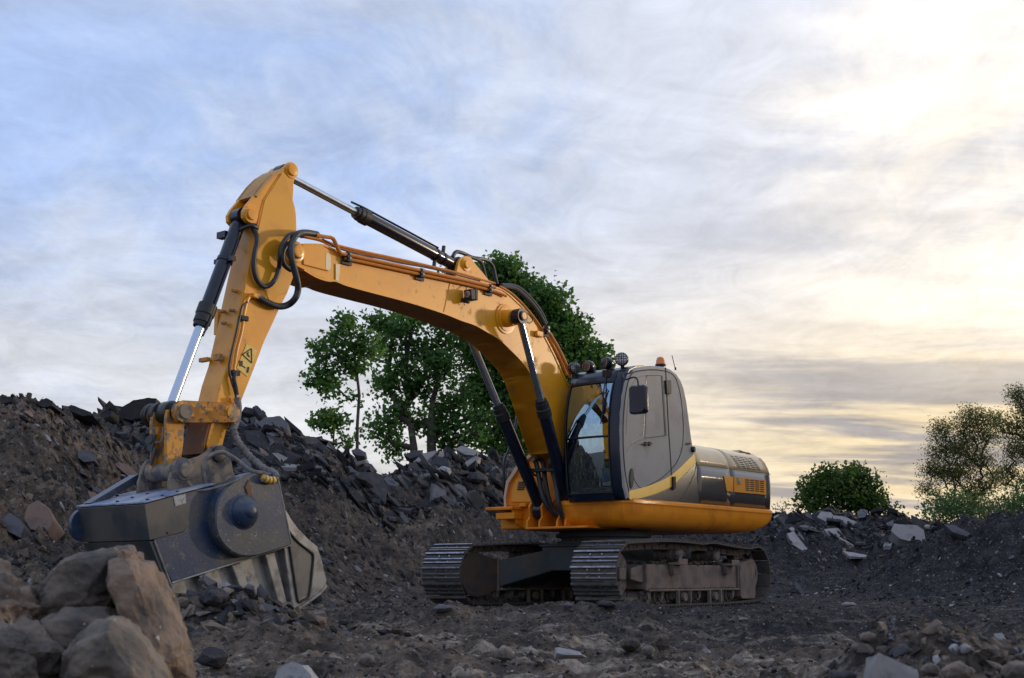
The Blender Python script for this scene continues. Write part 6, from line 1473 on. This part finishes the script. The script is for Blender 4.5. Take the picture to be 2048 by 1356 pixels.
# the big maple: open and clumped at the left, a closed dome at the right
left = [(770, 650, 34, 16), (815, 650, 40, 22), (760, 700, 26, 10), (845, 700, 45, 26), (800, 735, 34, 16), (765, 770, 30, 12), (835, 775, 40, 20), (880, 740, 40, 24), (790, 830, 36, 15), (765, 850, 34, 13), (850, 835, 38, 16), (905, 800, 44, 22), (890, 870, 40, 16), (790, 890, 30, 9), (940, 850, 44, 20), (750, 640, 18, 7), (905, 660, 44, 24)]
dome = [(930, 590, 44, 26), (975, 565, 40, 28), (1020, 560, 36, 28), (1060, 585, 40, 30), (1095, 610, 34, 24), (960, 640, 50, 32), (1030, 640, 55, 40), (1090, 670, 50, 36), (1130, 665, 34, 24), (1155, 705, 32, 24), (1180, 735, 26, 18), (960, 710, 50, 30), (1040, 730, 55, 38), (1110, 750, 50, 36), (1165, 775, 36, 22), (960, 780, 48, 26), (1030, 810, 55, 34), (1090, 840, 50, 32), (1150, 840, 45, 24), (985, 860, 44, 22), (1050, 890, 44, 22), (1000, 545, 22, 12), (1118, 640, 22, 12), (1150, 660, 16, 9), (1190, 712, 14, 8)]
tree('maple_tree', 'big dark green maple with open left side, seen under the boom', 'tree', gb(880, 42), left, 42, 'leaf_maple', leaf=.165, per=28, spread=.26, trunk_r=.16, seed=3, multi=3, limbbias=.9, dens=1.1)
tree('maple_tree', 'dense domed green maple behind the boom bend and cab', 'tree', gb(1060, 44), dome, 44, 'leaf_maple', leaf=.175, per=56, spread=.36, trunk_r=.26, seed=4, multi=2)
sap = [(690, 655, 20, 9), (672, 690, 24, 11), (640, 700, 20, 9), (715, 705, 24, 10), (690, 730, 26, 12), (650, 745, 24, 11), (628, 765, 18, 8), (735, 680, 18, 7), (722, 735, 20, 8), (665, 775, 20, 7), (690, 640, 12, 5), (745, 700, 14, 5), (700, 790, 14, 3)]
tree('maple_sapling', 'slender young maple with a bare thin trunk left of the big tree', 'tree', gb(735, 36), sap, 36, 'leaf_maple', leaf=.15, per=24, spread=.19, trunk_r=.055, seed=5, limbbias=.6)
tree('low_shrub', 'small green shrub peeping over the heap below the slender maple', 'shrub', gb(690, 37), [(650, 835, 22, 9), (672, 842, 20, 9), (640, 845, 14, 5), (700, 880, 16, 4)], 37, 'leaf_maple', leaf=.15, per=30, spread=.2, trunk_r=.03, seed=6)
bush = [(1640, 985, 34, 26), (1680, 975, 38, 32), (1720, 985, 34, 28), (1745, 1005, 22, 16), (1625, 1005, 26, 16), (1700, 1005, 44, 30), (1655, 955, 20, 12), (1700, 950, 20, 12), (1738, 965, 20, 11), (1615, 970, 14, 6), (1650, 945, 10, 4), (1712, 940, 8, 3), (1757, 1000, 16, 8), (1775, 1022, 12, 5)]
tree('round_bush', 'rounded dark green bush on the skyline right of the counterweight', 'bush', gb(1690, 38), bush, 38, 'leaf_bush', leaf=.12, per=26, spread=.20, trunk_r=.06, seed=7, multi=3, limbbias=.8, dens=1.3)
tw = [(1566, 1010, 16, 5), (1572, 1018, 12, 4), (1550, 1012, 10, 3)]
tree('dry_twigs', 'sparse dry twigs on the skyline beside the counterweight tail', 'twigs', gb(1562, 31, 1.6), tw, 31, 'leaf_bush', leaf=.05, per=9, spread=.12, trunk_r=.012, seed=8)
pa_ = [(1880, 870, 20, 11), (1875, 905, 22, 12), (1870, 940, 22, 12), (1900, 900, 26, 16), (1895, 950, 28, 16), (1930, 850, 24, 14), (1930, 890, 30, 20), (1925, 940, 32, 20), (1960, 835, 22, 12), (1965, 870, 28, 18), (1960, 920, 32, 20), (1980, 960, 32, 18), (1940, 985, 34, 18), (1860, 975, 20, 9), (1882, 850, 12, 5), (1940, 822, 12, 5), (1985, 840, 18, 9), (1900, 1010, 30, 12), (1965, 1020, 34, 14)]
tree('poplar_tree', 'airy olive-brown poplar left of the taller one at the right edge', 'tree', gb(1945, 47), pa_, 47, 'leaf_olive', leaf=.078, per=26, spread=.21, trunk_r=.09, seed=9, multi=5, aspect=.5, limbbias=.5, dens=3.6, fork=.1)
pb_ = [(2035, 790, 18, 11), (2050, 820, 26, 18), (2020, 850, 24, 14), (2060, 860, 30, 22), (2030, 900, 30, 18), (2075, 910, 34, 22), (2020, 950, 30, 16), (2065, 970, 36, 22), (2100, 850, 36, 24), (2110, 930, 40, 26), (2040, 1010, 32, 16), (2090, 780, 26, 16), (2120, 1010, 40, 18)]
tree('poplar_tree', 'tallest olive poplar cut by the right photo edge', 'tree', gb(2065, 45), pb_, 45, 'leaf_olive', leaf=.078, per=26, spread=.21, trunk_r=.12, seed=10, multi=4, aspect=.5, limbbias=.5, dens=3.6, fork=.1)
lw = [(1870, 1025, 26, 14), (1905, 1005, 28, 16), (1940, 1015, 30, 18), (1890, 1045, 24, 12), (1930, 1045, 28, 14)]
tree('green_shrub', 'fresh green shrub at the foot of the left poplar', 'shrub', gb(1905, 43), lw, 43, 'leaf_low', leaf=.12, per=28, spread=.3, trunk_r=.04, seed=12, multi=2, aspect=.6)
lw = [(2010, 1020, 30, 14), (2045, 1000, 30, 16), (2075, 1020, 34, 18), (2030, 1045, 26, 12)]
tree('green_shrub', 'fresh green shrub under the tallest poplar at the right edge', 'shrub', gb(2040, 42), lw, 42, 'leaf_low', leaf=.12, per=28, spread=.3, trunk_r=.04, seed=13, multi=2, aspect=.6)
# beyond the frame on the right the same belt of trees goes on
